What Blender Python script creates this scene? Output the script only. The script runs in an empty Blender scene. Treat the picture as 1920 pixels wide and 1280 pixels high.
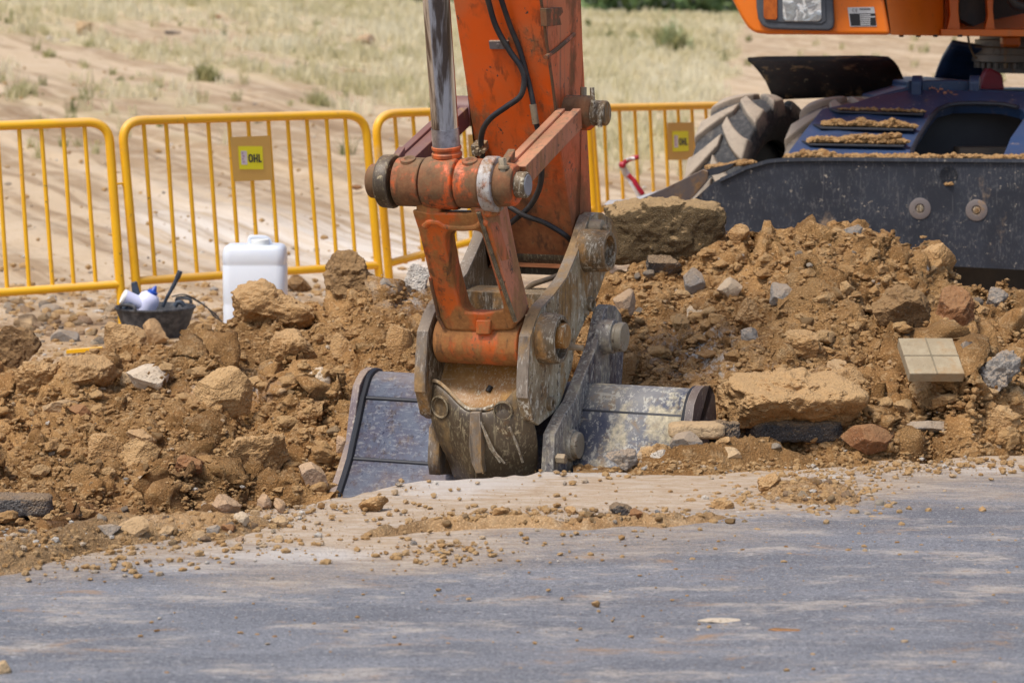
import bpy, bmesh, math, random
import numpy as np
from mathutils import Vector, Matrix

S = bpy.context.scene
COL = S.collection
R = math.radians

# ------------------------------------------------------------------ camera
PITCH = R(7.07)
CAMZ = 1.58
FPX = 5040.0
cd = bpy.data.cameras.new('camera')
cam = bpy.data.objects.new('camera', cd)
COL.objects.link(cam)
cam.location = (0, 0, CAMZ)
cam.rotation_euler = (R(90) - PITCH, 0, 0)
cd.sensor_fit = 'HORIZONTAL'
cd.sensor_width = 36.0
cd.lens = 36.0 * FPX / 1920.0
cd.clip_start = 0.1
cd.clip_end = 2000
cd.dof.use_dof = True
cd.dof.focus_distance = 9.35
cd.dof.aperture_fstop = 4.8
S.camera = cam

# ------------------------------------------------------------------ light
SUN_TO = Vector((-0.36, -0.38, 0.90)).normalized()      # from the place towards the sun
SUN_EL = math.asin(SUN_TO.z)
SUN_AZ = math.atan2(SUN_TO.x, SUN_TO.y)
W = bpy.data.worlds.new('World')
S.world = W
W.use_nodes = True
wn = W.node_tree
wn.nodes.clear()
sky = wn.nodes.new('ShaderNodeTexSky')
sky.sky_type = 'NISHITA'
sky.sun_disc = False
sky.sun_elevation = SUN_EL
sky.sun_rotation = SUN_AZ
sky.air_density = 1.0
sky.dust_density = 3.0
sky.ozone_density = 1.0
bg = wn.nodes.new('ShaderNodeBackground')
bg.inputs['Strength'].default_value = 0.14
wo = wn.nodes.new('ShaderNodeOutputWorld')
wn.links.new(sky.outputs[0], bg.inputs[0])
wn.links.new(bg.outputs[0], wo.inputs[0])
sd = bpy.data.lights.new('sun', 'SUN')
sd.energy = 2.45
sd.angle = R(13.0)
sd.color = (1.0, 0.95, 0.87)
so = bpy.data.objects.new('sun', sd)
COL.objects.link(so)
so.rotation_euler = (-SUN_TO).to_track_quat('-Z', 'Y').to_euler()
so.location = (0, 0, 30)
S.view_settings.view_transform = 'Standard'
S.view_settings.look = 'None'
S.view_settings.exposure = 0.30
S.view_settings.gamma = 1.0

# ------------------------------------------------------------------ maths
CP, SP = math.cos(PITCH), math.sin(PITCH)
def ray(u, v):
    x = (np.asarray(u, float) - 960.0) / FPX
    q = -(np.asarray(v, float) - 640.0) / FPX
    return x, CP + q * SP, -SP + q * CP
def P(u, v, Y):
    """the point of pixel (u, v) at world depth Y"""
    x, y, z = ray(u, v)
    t = Y / y
    return Vector((float(x * t), float(Y), float(CAMZ + z * t)))
def G(u, v, z=0.0):
    """the point of pixel (u, v) at height z"""
    x, y, zz = ray(u, v)
    t = (z - CAMZ) / zz
    return x * t, y * t
def proj(x, y, z):
    d = y * CP - (z - CAMZ) * SP
    h = y * SP + (z - CAMZ) * CP
    return 960 + FPX * x / d, 640 - FPX * h / d

rs = np.random.RandomState(5)
_T = rs.rand(64, 64, 64).astype(np.float32) * 2 - 1
def noise3(x, y, z):
    x, y, z = np.broadcast_arrays(np.asarray(x, np.float64), np.asarray(y, np.float64), np.asarray(z, np.float64))
    xi, yi, zi = np.floor(x).astype(int), np.floor(y).astype(int), np.floor(z).astype(int)
    fx, fy, fz = x - xi, y - yi, z - zi
    fx, fy, fz = (t * t * t * (t * (t * 6 - 15) + 10) for t in (fx, fy, fz))
    x0, x1, y0, y1, z0, z1 = xi & 63, (xi + 1) & 63, yi & 63, (yi + 1) & 63, zi & 63, (zi + 1) & 63
    a = _T[x0, y0, z0] * (1 - fx) + _T[x1, y0, z0] * fx
    b = _T[x0, y1, z0] * (1 - fx) + _T[x1, y1, z0] * fx
    c = _T[x0, y0, z1] * (1 - fx) + _T[x1, y0, z1] * fx
    d = _T[x0, y1, z1] * (1 - fx) + _T[x1, y1, z1] * fx
    return (a * (1 - fy) + b * fy) * (1 - fz) + (c * (1 - fy) + d * fy) * fz
def fbm(x, y, z=0.0, octaves=4, gain=0.5):
    s, a = 0.0, 1.0
    for k in range(octaves):
        s = s + a * noise3(np.asarray(x) * 2 ** k + 17.3 * k, np.asarray(y) * 2 ** k + 5.1 * k, np.asarray(z) * 2 ** k + 9.7 * k)
        a *= gain
    return s
def smooth(a, b, x):
    t = np.clip((np.asarray(x, float) - a) / (b - a), 0, 1)
    return t * t * (3 - 2 * t)

# ------------------------------------------------------------------ mesh helpers
class MB:
    """collects shapes; build() links them as ONE mesh object"""
    def __init__(s):
        s.v, s.f = [], []
    def add(s, verts, faces):
        o = len(s.v)
        s.v += [tuple(p) for p in verts]
        s.f += [tuple(i + o for i in f) for f in faces]
        return s
    def prism(s, pts, vec):
        n = len(pts)
        vec = Vector(vec)
        a = [Vector(p) for p in pts]
        b = [p + vec for p in a]
        nrm = Vector((0, 0, 0))
        for i in range(n):
            nrm += a[i].cross(a[(i + 1) % n])
        if nrm.dot(vec) > 0:
            a, b = a[::-1], b[::-1]
        f = [tuple(range(n)), tuple(range(2 * n - 1, n - 1, -1))]
        f += [(i, n + i, n + (i + 1) % n, (i + 1) % n)[::-1] for i in range(n)]
        return s.add(a + b, f)
    def hexa(s, c):
        """8 corners: front quad (tl, tr, br, bl), back quad likewise"""
        return s.add(c, [(3, 2, 1, 0), (4, 5, 6, 7), (0, 1, 5, 4), (1, 2, 6, 5), (2, 3, 7, 6), (3, 0, 4, 7)])
    def box(s, lo, hi):
        x0, y0, z0 = lo
        x1, y1, z1 = hi
        return s.hexa([Vector(p) for p in ((x0, y0, z1), (x1, y0, z1), (x1, y0, z0), (x0, y0, z0), (x0, y1, z1), (x1, y1, z1), (x1, y1, z0), (x0, y1, z0))])
    def tube(s, pts, r, seg=10, closed=False, cap=True):
        pts = [Vector(p) for p in pts]
        n = len(pts)
        rr = r if isinstance(r, (list, tuple)) else [r] * n
        vs, fs = [], []
        up = None
        for i, p in enumerate(pts):
            if closed:
                t = pts[(i + 1) % n] - pts[i - 1]
            else:
                t = pts[min(i + 1, n - 1)] - pts[max(i - 1, 0)]
            t.normalize()
            if up is None:
                up = t.orthogonal().normalized()
            up = (up - t * up.dot(t)).normalized()
            w = t.cross(up)
            for k in range(seg):
                a = 2 * math.pi * k / seg
                vs.append(p + (up * math.cos(a) + w * math.sin(a)) * rr[i])
        for i in range(n if closed else n - 1):
            j = (i + 1) % n
            for k in range(seg):
                k2 = (k + 1) % seg
                fs.append((i * seg + k, i * seg + k2, j * seg + k2, j * seg + k))
        if cap and not closed:
            fs.append(tuple(range(seg))[::-1])
            fs.append(tuple((n - 1) * seg + k for k in range(seg)))
        return s.add(vs, fs)
    def lathe(s, o, axis, prof, seg=40):
        """prof: (t along the axis, radius)"""
        o, ax = Vector(o), Vector(axis).normalized()
        up = ax.orthogonal().normalized()
        w = ax.cross(up)
        vs, fs = [], []
        for t, r in prof:
            for k in range(seg):
                a = 2 * math.pi * k / seg
                vs.append(o + ax * t + (up * math.cos(a) + w * math.sin(a)) * max(r, 1e-5))
        for i in range(len(prof) - 1):
            for k in range(seg):
                k2 = (k + 1) % seg
                fs.append((i * seg + k, i * seg + k2, (i + 1) * seg + k2, (i + 1) * seg + k))
        fs.append(tuple(range(seg))[::-1])
        fs.append(tuple((len(prof) - 1) * seg + k for k in range(seg)))
        return s.add(vs, fs)
    def grid(s, rows, closed=False):
        """rows: equally long lists of points"""
        n = len(rows[0])
        f = []
        for i in range(len(rows) - 1):
            for k in range(n if closed else n - 1):
                k2 = (k + 1) % n
                f.append((i * n + k, i * n + k2, (i + 1) * n + k2, (i + 1) * n + k))
        return s.add([p for r in rows for p in r], f)
    def build(s, name, m, parent=None, bevel=0.0, angle=35, seg=2, solid=0.0, subsurf=0, ref=None):
        me = bpy.data.meshes.new(name)
        o = bpy.data.objects.new(name, me)
        COL.objects.link(o)
        off = Vector((0, 0, 0))
        q = parent
        while q is not None:
            off += q.location
            q = q.parent
        if parent is not None:
            o.parent = parent
        else:
            if ref is None:
                a = np.array(s.v)
                c = (a.min(0) + a.max(0)) / 2
                ref = Vector((c[0], c[1], a[:, 2].min()))
            o.location = ref
            off = Vector(ref)
        me.from_pydata([(p[0] - off.x, p[1] - off.y, p[2] - off.z) for p in s.v], [], s.f)
        bm = bmesh.new()
        bm.from_mesh(me)
        bmesh.ops.recalc_face_normals(bm, faces=bm.faces[:])
        bm.to_mesh(me)
        bm.free()
        me.polygons.foreach_set('use_smooth', [True] * len(me.polygons))
        me.set_sharp_from_angle(angle=R(angle))
        me.materials.append(m)
        if solid:
            k = o.modifiers.new('thick', 'SOLIDIFY')
            k.thickness = solid
            k.offset = -1
        if subsurf:
            k = o.modifiers.new('sub', 'SUBSURF')
            k.levels = k.render_levels = subsurf
        if bevel:
            k = o.modifiers.new('edge', 'BEVEL')
            k.width = bevel
            k.segments = seg
            k.limit_method = 'ANGLE'
            k.angle_limit = R(32)
            k.harden_normals = True
        return o
def np_mesh(name, v, tris, m, parent=None, ref=(0, 0, 0), smooth_=True, attr=None, quads=False):
    """numpy vertices and faces to one mesh object; attr: {name: per-vertex float or rgb}"""
    me = bpy.data.meshes.new(name)
    k = tris.shape[1]
    me.vertices.add(len(v))
    me.vertices.foreach_set('co', (v - np.array(ref)).astype(np.float32).ravel())
    me.loops.add(tris.size)
    me.loops.foreach_set('vertex_index', tris.astype(np.int32).ravel())
    me.polygons.add(len(tris))
    me.polygons.foreach_set('loop_start', (np.arange(len(tris)) * k).astype(np.int32))
    me.polygons.foreach_set('use_smooth', np.full(len(tris), smooth_))
    me.update(calc_edges=True)
    me.validate()
    for an, av in (attr or {}).items():
        av = np.asarray(av, np.float32)
        if av.ndim == 1:
            at = me.attributes.new(an, 'FLOAT', 'POINT')
            at.data.foreach_set('value', av)
        else:
            at = me.attributes.new(an, 'FLOAT_COLOR', 'POINT')
            at.data.foreach_set('color', np.concatenate([av, np.ones((len(av), 1), np.float32)], 1).ravel())
    me.materials.append(m)
    o = bpy.data.objects.new(name, me)
    COL.objects.link(o)
    o.location = ref
    if parent is not None:
        o.parent = parent
    return o
def grid_faces(ny, nx):
    i = np.arange(ny - 1)[:, None] * nx + np.arange(nx - 1)[None, :]
    i = i.ravel()
    return np.stack([i, i + 1, i + nx + 1, i + nx], 1)
def tag(o, label=None, cat=None, group=None, kind=None):
    if label: o['label'] = label
    if cat: o['category'] = cat
    if group: o['group'] = group
    if kind: o['kind'] = kind
    return o
def empty(name, loc, label, cat, group=None):
    o = bpy.data.objects.new(name, None)
    COL.objects.link(o)
    o.location = loc
    o.empty_display_size = 0.1
    return tag(o, label, cat, group)
def catmull(pts, n=8):
    pts = [Vector(p) for p in pts]
    out = []
    for i in range(len(pts) - 1):
        p0, p1, p2, p3 = pts[max(i - 1, 0)], pts[i], pts[i + 1], pts[min(i + 2, len(pts) - 1)]
        for k in range(n):
            t = k / n
            out.append(0.5 * ((2 * p1) + (p2 - p0) * t + (2 * p0 - 5 * p1 + 4 * p2 - p3) * t * t + (3 * p1 - p0 - 3 * p2 + p3) * t ** 3))
    out.append(pts[-1])
    return out

# ------------------------------------------------------------------ materials
class NT:
    def __init__(s, name):
        s.m = bpy.data.materials.new(name)
        s.m.use_nodes = True
        s.t = s.m.node_tree
        s.t.nodes.clear()
        s.out = s.t.nodes.new('ShaderNodeOutputMaterial')
        s.b = s.t.nodes.new('ShaderNodeBsdfPrincipled')
        s.t.links.new(s.b.outputs[0], s.out.inputs[0])
        s.tc = s.t.nodes.new('ShaderNodeTexCoord')
        s.co = s.tc.outputs['Object']
        s.geo = s.t.nodes.new('ShaderNodeNewGeometry')
    def put(s, sock, val):
        if hasattr(val, 'is_output'):
            s.t.links.new(val, sock)
        elif isinstance(val, (tuple, list)) and len(val) == 3 and sock.type == 'RGBA':
            sock.default_value = (*val, 1)
        else:
            sock.default_value = val
    def set(s, **kw):
        for k, v in kw.items():
            s.put(s.b.inputs[k.replace('_', ' ')], v)
    def scale(s, sc, rot=(0, 0, 0), vec=None):
        n = s.t.nodes.new('ShaderNodeMapping')
        s.put(n.inputs['Vector'], vec or s.co)
        n.inputs['Scale'].default_value = sc
        n.inputs['Rotation'].default_value = rot
        return n.outputs[0]
    def along(s, sc, ang, vec=None):
        """coordinates turned by ang, then scaled"""
        n = s.t.nodes.new('ShaderNodeMapping')
        n.vector_type = 'TEXTURE'
        s.put(n.inputs['Vector'], vec or s.co)
        n.inputs['Scale'].default_value = tuple(1 / x for x in sc)
        n.inputs['Rotation'].default_value = (0, 0, ang)
        return n.outputs[0]
    def edge(s, radius=0.006):
        """1 along the sharp edges of the part, where paint wears off"""
        b = s.t.nodes.new('ShaderNodeBevel')
        b.samples = 4
        b.inputs['Radius'].default_value = radius
        d = s.t.nodes.new('ShaderNodeVectorMath')
        d.operation = 'DOT_PRODUCT'
        s.t.links.new(b.outputs[0], d.inputs[0])
        s.t.links.new(s.geo.outputs['Normal'], d.inputs[1])
        return s.band(d.outputs['Value'], 0.985, 0.86)
    def noise(s, scale, detail=4, rough=0.55, vec=None, dist=0.0):
        n = s.t.nodes.new('ShaderNodeTexNoise')
        s.put(n.inputs['Vector'], vec or s.co)
        n.inputs['Scale'].default_value = scale
        n.inputs['Detail'].default_value = detail
        n.inputs['Roughness'].default_value = rough
        n.inputs['Distortion'].default_value = dist
        return n.outputs['Fac']
    def voro(s, scale, vec=None, feat='F1', out='Distance'):
        n = s.t.nodes.new('ShaderNodeTexVoronoi')
        n.feature = feat
        s.put(n.inputs['Vector'], vec or s.co)
        n.inputs['Scale'].default_value = scale
        return n.outputs[out]
    def band(s, fac, lo, hi, a=0.0, b=1.0):
        n = s.t.nodes.new('ShaderNodeMapRange')
        n.interpolation_type = 'SMOOTHSTEP'
        s.put(n.inputs['Value'], fac)
        for k, v in (('From Min', lo), ('From Max', hi), ('To Min', a), ('To Max', b)):
            s.put(n.inputs[k], v)
        return n.outputs[0]
    def math(s, op, a, b=0.0, clamp=False):
        n = s.t.nodes.new('ShaderNodeMath')
        n.operation = op
        n.use_clamp = clamp
        s.put(n.inputs[0], a)
        s.put(n.inputs[1], b)
        return n.outputs[0]
    def mul(s, a, b): return s.math('MULTIPLY', a, b)
    def mix(s, a, b, fac, mode='MIX'):
        n = s.t.nodes.new('ShaderNodeMix')
        n.data_type = 'RGBA'
        n.blend_type = mode
        s.put(n.inputs[0], fac)
        s.put(n.inputs[6], a)
        s.put(n.inputs[7], b)
        return n.outputs[2]
    def mixf(s, a, b, fac):
        n = s.t.nodes.new('ShaderNodeMix')
        s.put(n.inputs[0], fac)
        s.put(n.inputs[2], a)
        s.put(n.inputs[3], b)
        return n.outputs[0]
    def attr(s, name, out='Fac'):
        n = s.t.nodes.new('ShaderNodeAttribute')
        n.attribute_name = name
        return n.outputs[out]
    def sep(s, v):
        n = s.t.nodes.new('ShaderNodeSeparateXYZ')
        s.put(n.inputs[0], v)
        return n.outputs
    def up(s, lo=0.2, hi=0.9):
        return s.band(s.sep(s.geo.outputs['Normal'])[2], lo, hi)
    def rnd(s):
        n = s.t.nodes.new('ShaderNodeObjectInfo')
        return n.outputs['Random']
    def ramp(s, fac, stops):
        n = s.t.nodes.new('ShaderNodeValToRGB')
        e = n.color_ramp.elements
        while len(e) < len(stops): e.new(0.5)
        for x, (p, c) in zip(e, stops):
            x.position = p
            x.color = (*c, 1)
        s.put(n.inputs[0], fac)
        return n.outputs[0]
    def bump(s, h, strength=0.4, dist=0.01, prev=None):
        n = s.t.nodes.new('ShaderNodeBump')
        n.inputs['Strength'].default_value = strength
        n.inputs['Distance'].default_value = dist
        s.put(n.inputs['Height'], h)
        if prev is not None: s.put(n.inputs['Normal'], prev)
        return n.outputs[0]

def soil_material(name, dry, damp, pale, stone=False, fine=1.0, k=0.0):
    t = NT(name)
    n1 = t.noise(3.1, 6, 0.6)
    n2 = t.noise(17, 6, 0.65)
    n3 = t.noise(75, 5, 0.7)
    fine_k = t.band(t.noise(1.9, 5, 0.6), 0.44, 0.60, 1.0, 0.22)      # some faces are packed smooth
    c = t.mix(dry, damp, t.band(n1, 0.40, 0.60))
    c = t.mix(c, tuple(x * 0.62 for x in damp), t.mul(t.band(t.noise(1.25, 5, 0.6), 0.52, 0.66), 0.55))
    c = t.mix(c, pale, t.mul(t.band(n2, 0.50, 0.72), 0.75))
    c = t.mix(c, tuple(x * 0.55 for x in damp), t.mul(t.band(n3, 0.56, 0.70), 0.55))
    c = t.mix(c, tuple(min(1, x * 1.5) for x in pale), t.mul(t.band(t.noise(130, 3, 0.6), 0.63, 0.70), 0.7))
    w = t.noise(30, 3, 0.6)
    g1 = t.band(t.voro(52), 0.05, 0.55, 1.0, 0.0)
    g2 = t.band(t.voro(120), 0.05, 0.55, 1.0, 0.0)
    g3 = t.band(t.voro(260), 0.0, 0.5, 1.0, 0.0)
    c = t.mix(c, tuple(min(1, x * 1.35) for x in pale), t.mul(t.mul(g2, t.band(t.sep(t.voro(120, out='Color'))[0], 0.62, 0.9)), 0.28))  # bright tips on some grains: highlights painted into the colour
    c = t.mix(c, tuple(x * 0.42 for x in damp), t.mul(t.band(g2, 0.25, 0.0), 0.25))  # gaps between grains darkened in the colour, as shade
    h = t.math('ADD', t.mul(n2, 0.6), t.math('ADD', t.mul(n3, 0.30), t.mul(fine_k, t.math('ADD', t.mul(t.mul(g1, w), 0.40), t.math('ADD', t.mul(g2, 0.16), t.math('ADD', t.mul(g3, 0.16), t.mul(t.noise(150, 4, 0.75), 0.35)))))))
    t.set(Base_Color=c, Roughness=0.95, Normal=t.bump(h, 0.95, 0.034 * fine))
    t.b.inputs['Specular IOR Level'].default_value = 0.15
    return t
DRY, DAMP, PALE = (0.52, 0.298, 0.122), (0.36, 0.188, 0.069), (0.65, 0.445, 0.24)
M = {}
t = soil_material('soil', DRY, DAMP, PALE)
# lime stain and soil darker in the low part of the cut
cxs = t.attr('stain')
lime = t.mul(cxs, t.band(t.noise(22, 6, 0.7), 0.45, 0.62))
src = t.b.inputs['Base Color'].links[0].from_socket
low_dark = t.mul(t.attr('low_dark'), t.band(t.noise(5, 5, 0.6), 0.25, 0.6))
c = t.mix(src, (0.105, 0.05, 0.026), t.mul(low_dark, 0.75))
t.set(Base_Color=t.mix(c, (0.62, 0.60, 0.56), lime))
M['soil'] = t.m
M['dusty soil'] = soil_material('dusty_soil', (0.54, 0.345, 0.175), (0.44, 0.262, 0.122), (0.64, 0.47, 0.29)).m
def rock_material(name, cols, dustc=(0.43, 0.275, 0.135), dust=0.6, sc=1.0, speck=0.3, upw=0.35, dlo=0.5, dhi=0.85, grain=1.0):
    t = NT(name)
    rr = t.rnd()
    c = t.ramp(rr, [(i / max(1, len(cols) - 1), x) for i, x in enumerate(cols)])
    off = t.t.nodes.new('ShaderNodeVectorMath'); off.operation = 'ADD'
    t.put(off.inputs[0], t.co)
    cmb = t.t.nodes.new('ShaderNodeCombineXYZ')
    t.put(cmb.inputs[0], t.mul(rr, 37.0)); t.put(cmb.inputs[1], t.mul(rr, 91.0))
    t.put(off.inputs[1], cmb.outputs[0])
    t.co = off.outputs[0]
    n1 = t.noise(9 * sc, 6, 0.65)
    n2 = t.noise(48 * sc, 5, 0.7)
    n3 = t.noise(160 * sc, 3, 0.6)
    c = t.mix(c, (0.03, 0.02, 0.013), t.mul(t.band(n2, 0.54, 0.68), 0.5))
    c = t.mix(c, (0.62, 0.55, 0.45), t.mul(t.band(n3, 0.6, 0.7), speck))
    d = t.math('ADD', t.mul(t.up(-0.2, 0.9), upw), t.mul(n1, 1.0))
    c = t.mix(c, dustc, t.mul(t.band(d, dlo, dhi), dust))
    g2 = t.band(t.voro(110 * sc), 0.05, 0.55, 1.0, 0.0)
    h = t.math('ADD', n1, t.math('ADD', t.mul(n2, 0.7), t.math('ADD', t.mul(n3, 0.3), t.mul(g2, 0.28 * grain))))
    t.set(Base_Color=c, Roughness=0.92, Normal=t.bump(h, 0.9, (0.008 + 0.014 * grain) / sc))
    t.b.inputs['Specular IOR Level'].default_value = 0.2
    return t.m
M['clod'] = rock_material('clod', [(0.43, 0.252, 0.108), (0.36, 0.20, 0.082), (0.48, 0.30, 0.14)], (0.55, 0.365, 0.185), 0.55, grain=0.7)
M['red clod'] = rock_material('red_clod', [(0.26, 0.12, 0.052), (0.22, 0.10, 0.045)], (0.36, 0.21, 0.10), 0.45, grain=0.3)
M['dark clod'] = rock_material('dark_clod', [(0.21, 0.125, 0.057), (0.175, 0.10, 0.046)], (0.36, 0.225, 0.105), 0.5, grain=0.4)
M['tan'] = rock_material('tan_stone', [(0.46, 0.31, 0.17), (0.52, 0.38, 0.23), (0.42, 0.26, 0.13)], dust=0.4, grain=0.3)
M['pale'] = rock_material('pale_stone', [(0.60, 0.50, 0.37), (0.55, 0.43, 0.30), (0.64, 0.57, 0.47)], dust=0.3, grain=0.3)
M['pink'] = rock_material('pink_stone', [(0.43, 0.285, 0.185), (0.50, 0.36, 0.25)], dust=0.45, grain=0.4)
M['grey'] = rock_material('grey_stone', [(0.25, 0.225, 0.195), (0.33, 0.305, 0.275), (0.22, 0.205, 0.19)], dust=0.4, grain=0.3)
M['white'] = rock_material('white_stone', [(0.66, 0.62, 0.56), (0.58, 0.52, 0.44)], dust=0.3)
M['asphalt chunk'] = rock_material('asphalt_chunk', [(0.115, 0.105, 0.10), (0.15, 0.14, 0.135), (0.085, 0.08, 0.078)], dust=0.5, speck=0.5)
M['earth slab'] = rock_material('earth_slab', [(0.135, 0.092, 0.046), (0.125, 0.085, 0.042)], (0.45, 0.30, 0.15), 0.85, sc=1.3, speck=0.35, upw=0.75, dlo=0.85, dhi=1.15)

t = NT('rubble')
tone = t.attr('tone')
c = t.ramp(tone, [(0.0, (0.29, 0.155, 0.062)), (0.3, (0.44, 0.255, 0.106)), (0.62, (0.52, 0.33, 0.155)), (0.8, (0.50, 0.33, 0.17)), (0.9, (0.58, 0.46, 0.33)), (0.97, (0.22, 0.21, 0.20)), (1.0, (0.62, 0.58, 0.52))])
c = t.mix(c, (0.52, 0.35, 0.19), t.mul(t.band(t.noise(60, 5, 0.7), 0.45, 0.7), 0.6))
t.set(Base_Color=c, Roughness=0.95, Normal=t.bump(t.math('ADD', t.noise(140, 5, 0.7), t.mul(t.noise(45, 4, 0.7), 1.3)), 0.85, 0.016))
t.b.inputs['Specular IOR Level'].default_value = 0.15
M['rubble'] = t.m

# road: worn asphalt under spilled earth and lime dust; the masks are laid out on the road itself
t = NT('asphalt')
agg = t.voro(420, out='Color')
agg = t.sep(agg)[0]
n1 = t.noise(260, 3, 0.7)
c = t.mix((0.146, 0.149, 0.166), (0.225, 0.229, 0.250), t.band(t.noise(2.0, 6, 0.6, t.scale((0.6, 2.6, 1))), 0.35, 0.65))
c = t.mix(c, (0.035, 0.035, 0.04), t.mul(t.band(agg, 0.0, 0.35, 1, 0), 0.6))
c = t.mix(c, (0.36, 0.36, 0.38), t.mul(t.band(agg, 0.72, 1.0), 0.6))
streak = t.noise(1.0, 9, 0.78, t.scale((2.2, 6.0, 1), (0, 0, 0.05)))
c = t.mix(c, (0.50, 0.43, 0.36), t.mul(t.band(streak, 0.50, 0.64), 0.72))
c = t.mix(c, (0.47, 0.455, 0.44), t.mul(t.band(t.noise(75, 4, 0.75), 0.54, 0.66), 0.6))
c = t.mix(c, (0.055, 0.055, 0.062), t.mul(t.band(t.noise(60, 4, 0.75), 0.53, 0.65), 0.6))
c = t.mix(c, (0.085, 0.085, 0.095), t.mul(t.band(t.noise(1.0, 9, 0.76, t.scale((2.2, 5.0, 1), (0, 0, -0.04))), 0.54, 0.70), 0.30))
rust = t.noise(1.3, 9, 0.76, t.scale((2.2, 5.0, 1), (0, 0, 0.02), None), 0.6)
c = t.mix(c, (0.38, 0.22, 0.10), t.mul(t.band(rust, 0.555, 0.68), 0.7))
c = t.mix(c, (0.62, 0.60, 0.57), t.mul(t.band(t.noise(24, 4, 0.75, t.scale((0.7, 1.8, 1))), 0.64, 0.70), 0.85))
dust = t.attr('dust')
lime = t.attr('lime')
n2 = t.noise(14, 7, 0.7, t.scale((0.6, 1.7, 1)))
n4 = t.noise(90, 4, 0.7)
dsum = t.math('ADD', dust, t.math('ADD', t.mul(n2, 0.5), t.mul(n4, 0.55)))
dsum = t.math('ADD', dsum, t.mul(t.math('SUBTRACT', t.noise(1.0, 9, 0.76, t.scale((1.6, 2.4, 1), (0, 0, 0.04))), 0.5), 0.9))
dm = t.band(dsum, 0.72, 1.35)
dc = t.mix((0.48, 0.345, 0.22), (0.57, 0.46, 0.345), t.band(n2, 0.4, 0.62))
dc = t.mix(dc, (0.34, 0.21, 0.10), t.mul(t.band(t.noise(55, 4, 0.7), 0.55, 0.7), 0.6))
c = t.mix(c, dc, t.mul(dm, 0.93))
lm = t.band(t.math('ADD', t.mul(lime, 0.8), t.math('ADD', t.mul(n2, 0.75), t.mul(n4, 0.45))), 0.85, 1.40)
c = t.mix(c, (0.60, 0.55, 0.50), t.mul(lm, 0.8))
h = t.math('ADD', t.mul(agg, 0.35), t.math('ADD', t.mul(n1, 0.5), t.mul(t.mul(n4, 1.4), dm)))
h = t.math('ADD', h, t.mul(t.noise(60, 4, 0.75), 1.2))
t.set(Base_Color=c, Roughness=t.mixf(0.72, 0.95, dm), Normal=t.bump(h, 0.7, 0.008))
M['asphalt'] = t.m

# bare field ground with vehicle ruts, grass roots and stones by cover mask
t = NT('field_earth')
cov = t.t.nodes.new('ShaderNodeAttribute'); cov.attribute_name = 'cover'
cr = t.t.nodes.new('ShaderNodeSeparateColor'); t.put(cr.inputs[0], cov.outputs['Color'])
grass_k, lime_k, stone_k = cr.outputs
rut = t.along((3.6, 0.07, 1), 0.42)
r1 = t.noise(1.0, 6, 0.6, rut)
n2 = t.noise(2.2, 7, 0.65)
n3 = t.noise(26, 5, 0.7)
c = t.mix((0.53, 0.40, 0.265), (0.36, 0.25, 0.15), t.band(r1, 0.43, 0.57))
c = t.mix(c, (0.57, 0.45, 0.32), t.mul(t.band(n2, 0.45, 0.65), 0.6))
c = t.mix(c, (0.25, 0.16, 0.09), t.mul(t.band(t.noise(1.0, 5, 0.6, t.along((4.5, 0.07, 1), 0.42)), 0.55, 0.66), 0.7))
c = t.mix(c, (0.24, 0.145, 0.08), t.mul(t.band(n3, 0.58, 0.70), 0.55))
c = t.mix(c, (0.68, 0.60, 0.51), t.mul(lime_k, t.band(t.noise(1.6, 6, 0.65, rut), 0.36, 0.60)))
c = t.mix(c, t.mix((0.56, 0.46, 0.28), (0.42, 0.35, 0.19), t.band(n2, 0.4, 0.6)), grass_k)
c = t.mix(c, (0.38, 0.25, 0.14), t.mul(stone_k, t.band(n3, 0.35, 0.6)))
t.set(Base_Color=c, Roughness=0.95, Normal=t.bump(t.math('ADD', n3, t.mul(r1, 0.6)), 0.6, 0.03))
t.b.inputs['Specular IOR Level'].default_value = 0.15
M['field'] = t.m

t = NT('dry_grass')
c = t.ramp(t.attr('tone'), [(0.0, (0.10, 0.13, 0.035)), (0.16, (0.26, 0.27, 0.09)), (0.35, (0.50, 0.45, 0.23)), (0.7, (0.68, 0.60, 0.38)), (1.0, (0.80, 0.73, 0.54))])
t.set(Base_Color=c, Roughness=0.8)
tr = t.t.nodes.new('ShaderNodeBsdfTranslucent'); t.put(tr.inputs[0], c)
mx = t.t.nodes.new('ShaderNodeMixShader'); mx.inputs[0].default_value = 0.3
t.t.links.new(t.b.outputs[0], mx.inputs[1]); t.t.links.new(tr.outputs[0], mx.inputs[2]); t.t.links.new(mx.outputs[0], t.out.inputs[0])
M['grass'] = t.m
t = NT('leaf')
c = t.ramp(t.attr('tone'), [(0.0, (0.03, 0.06, 0.018)), (0.5, (0.08, 0.14, 0.04)), (1.0, (0.19, 0.26, 0.09))])
t.set(Base_Color=c, Roughness=0.7)
M['leaf'] = t.m

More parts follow.
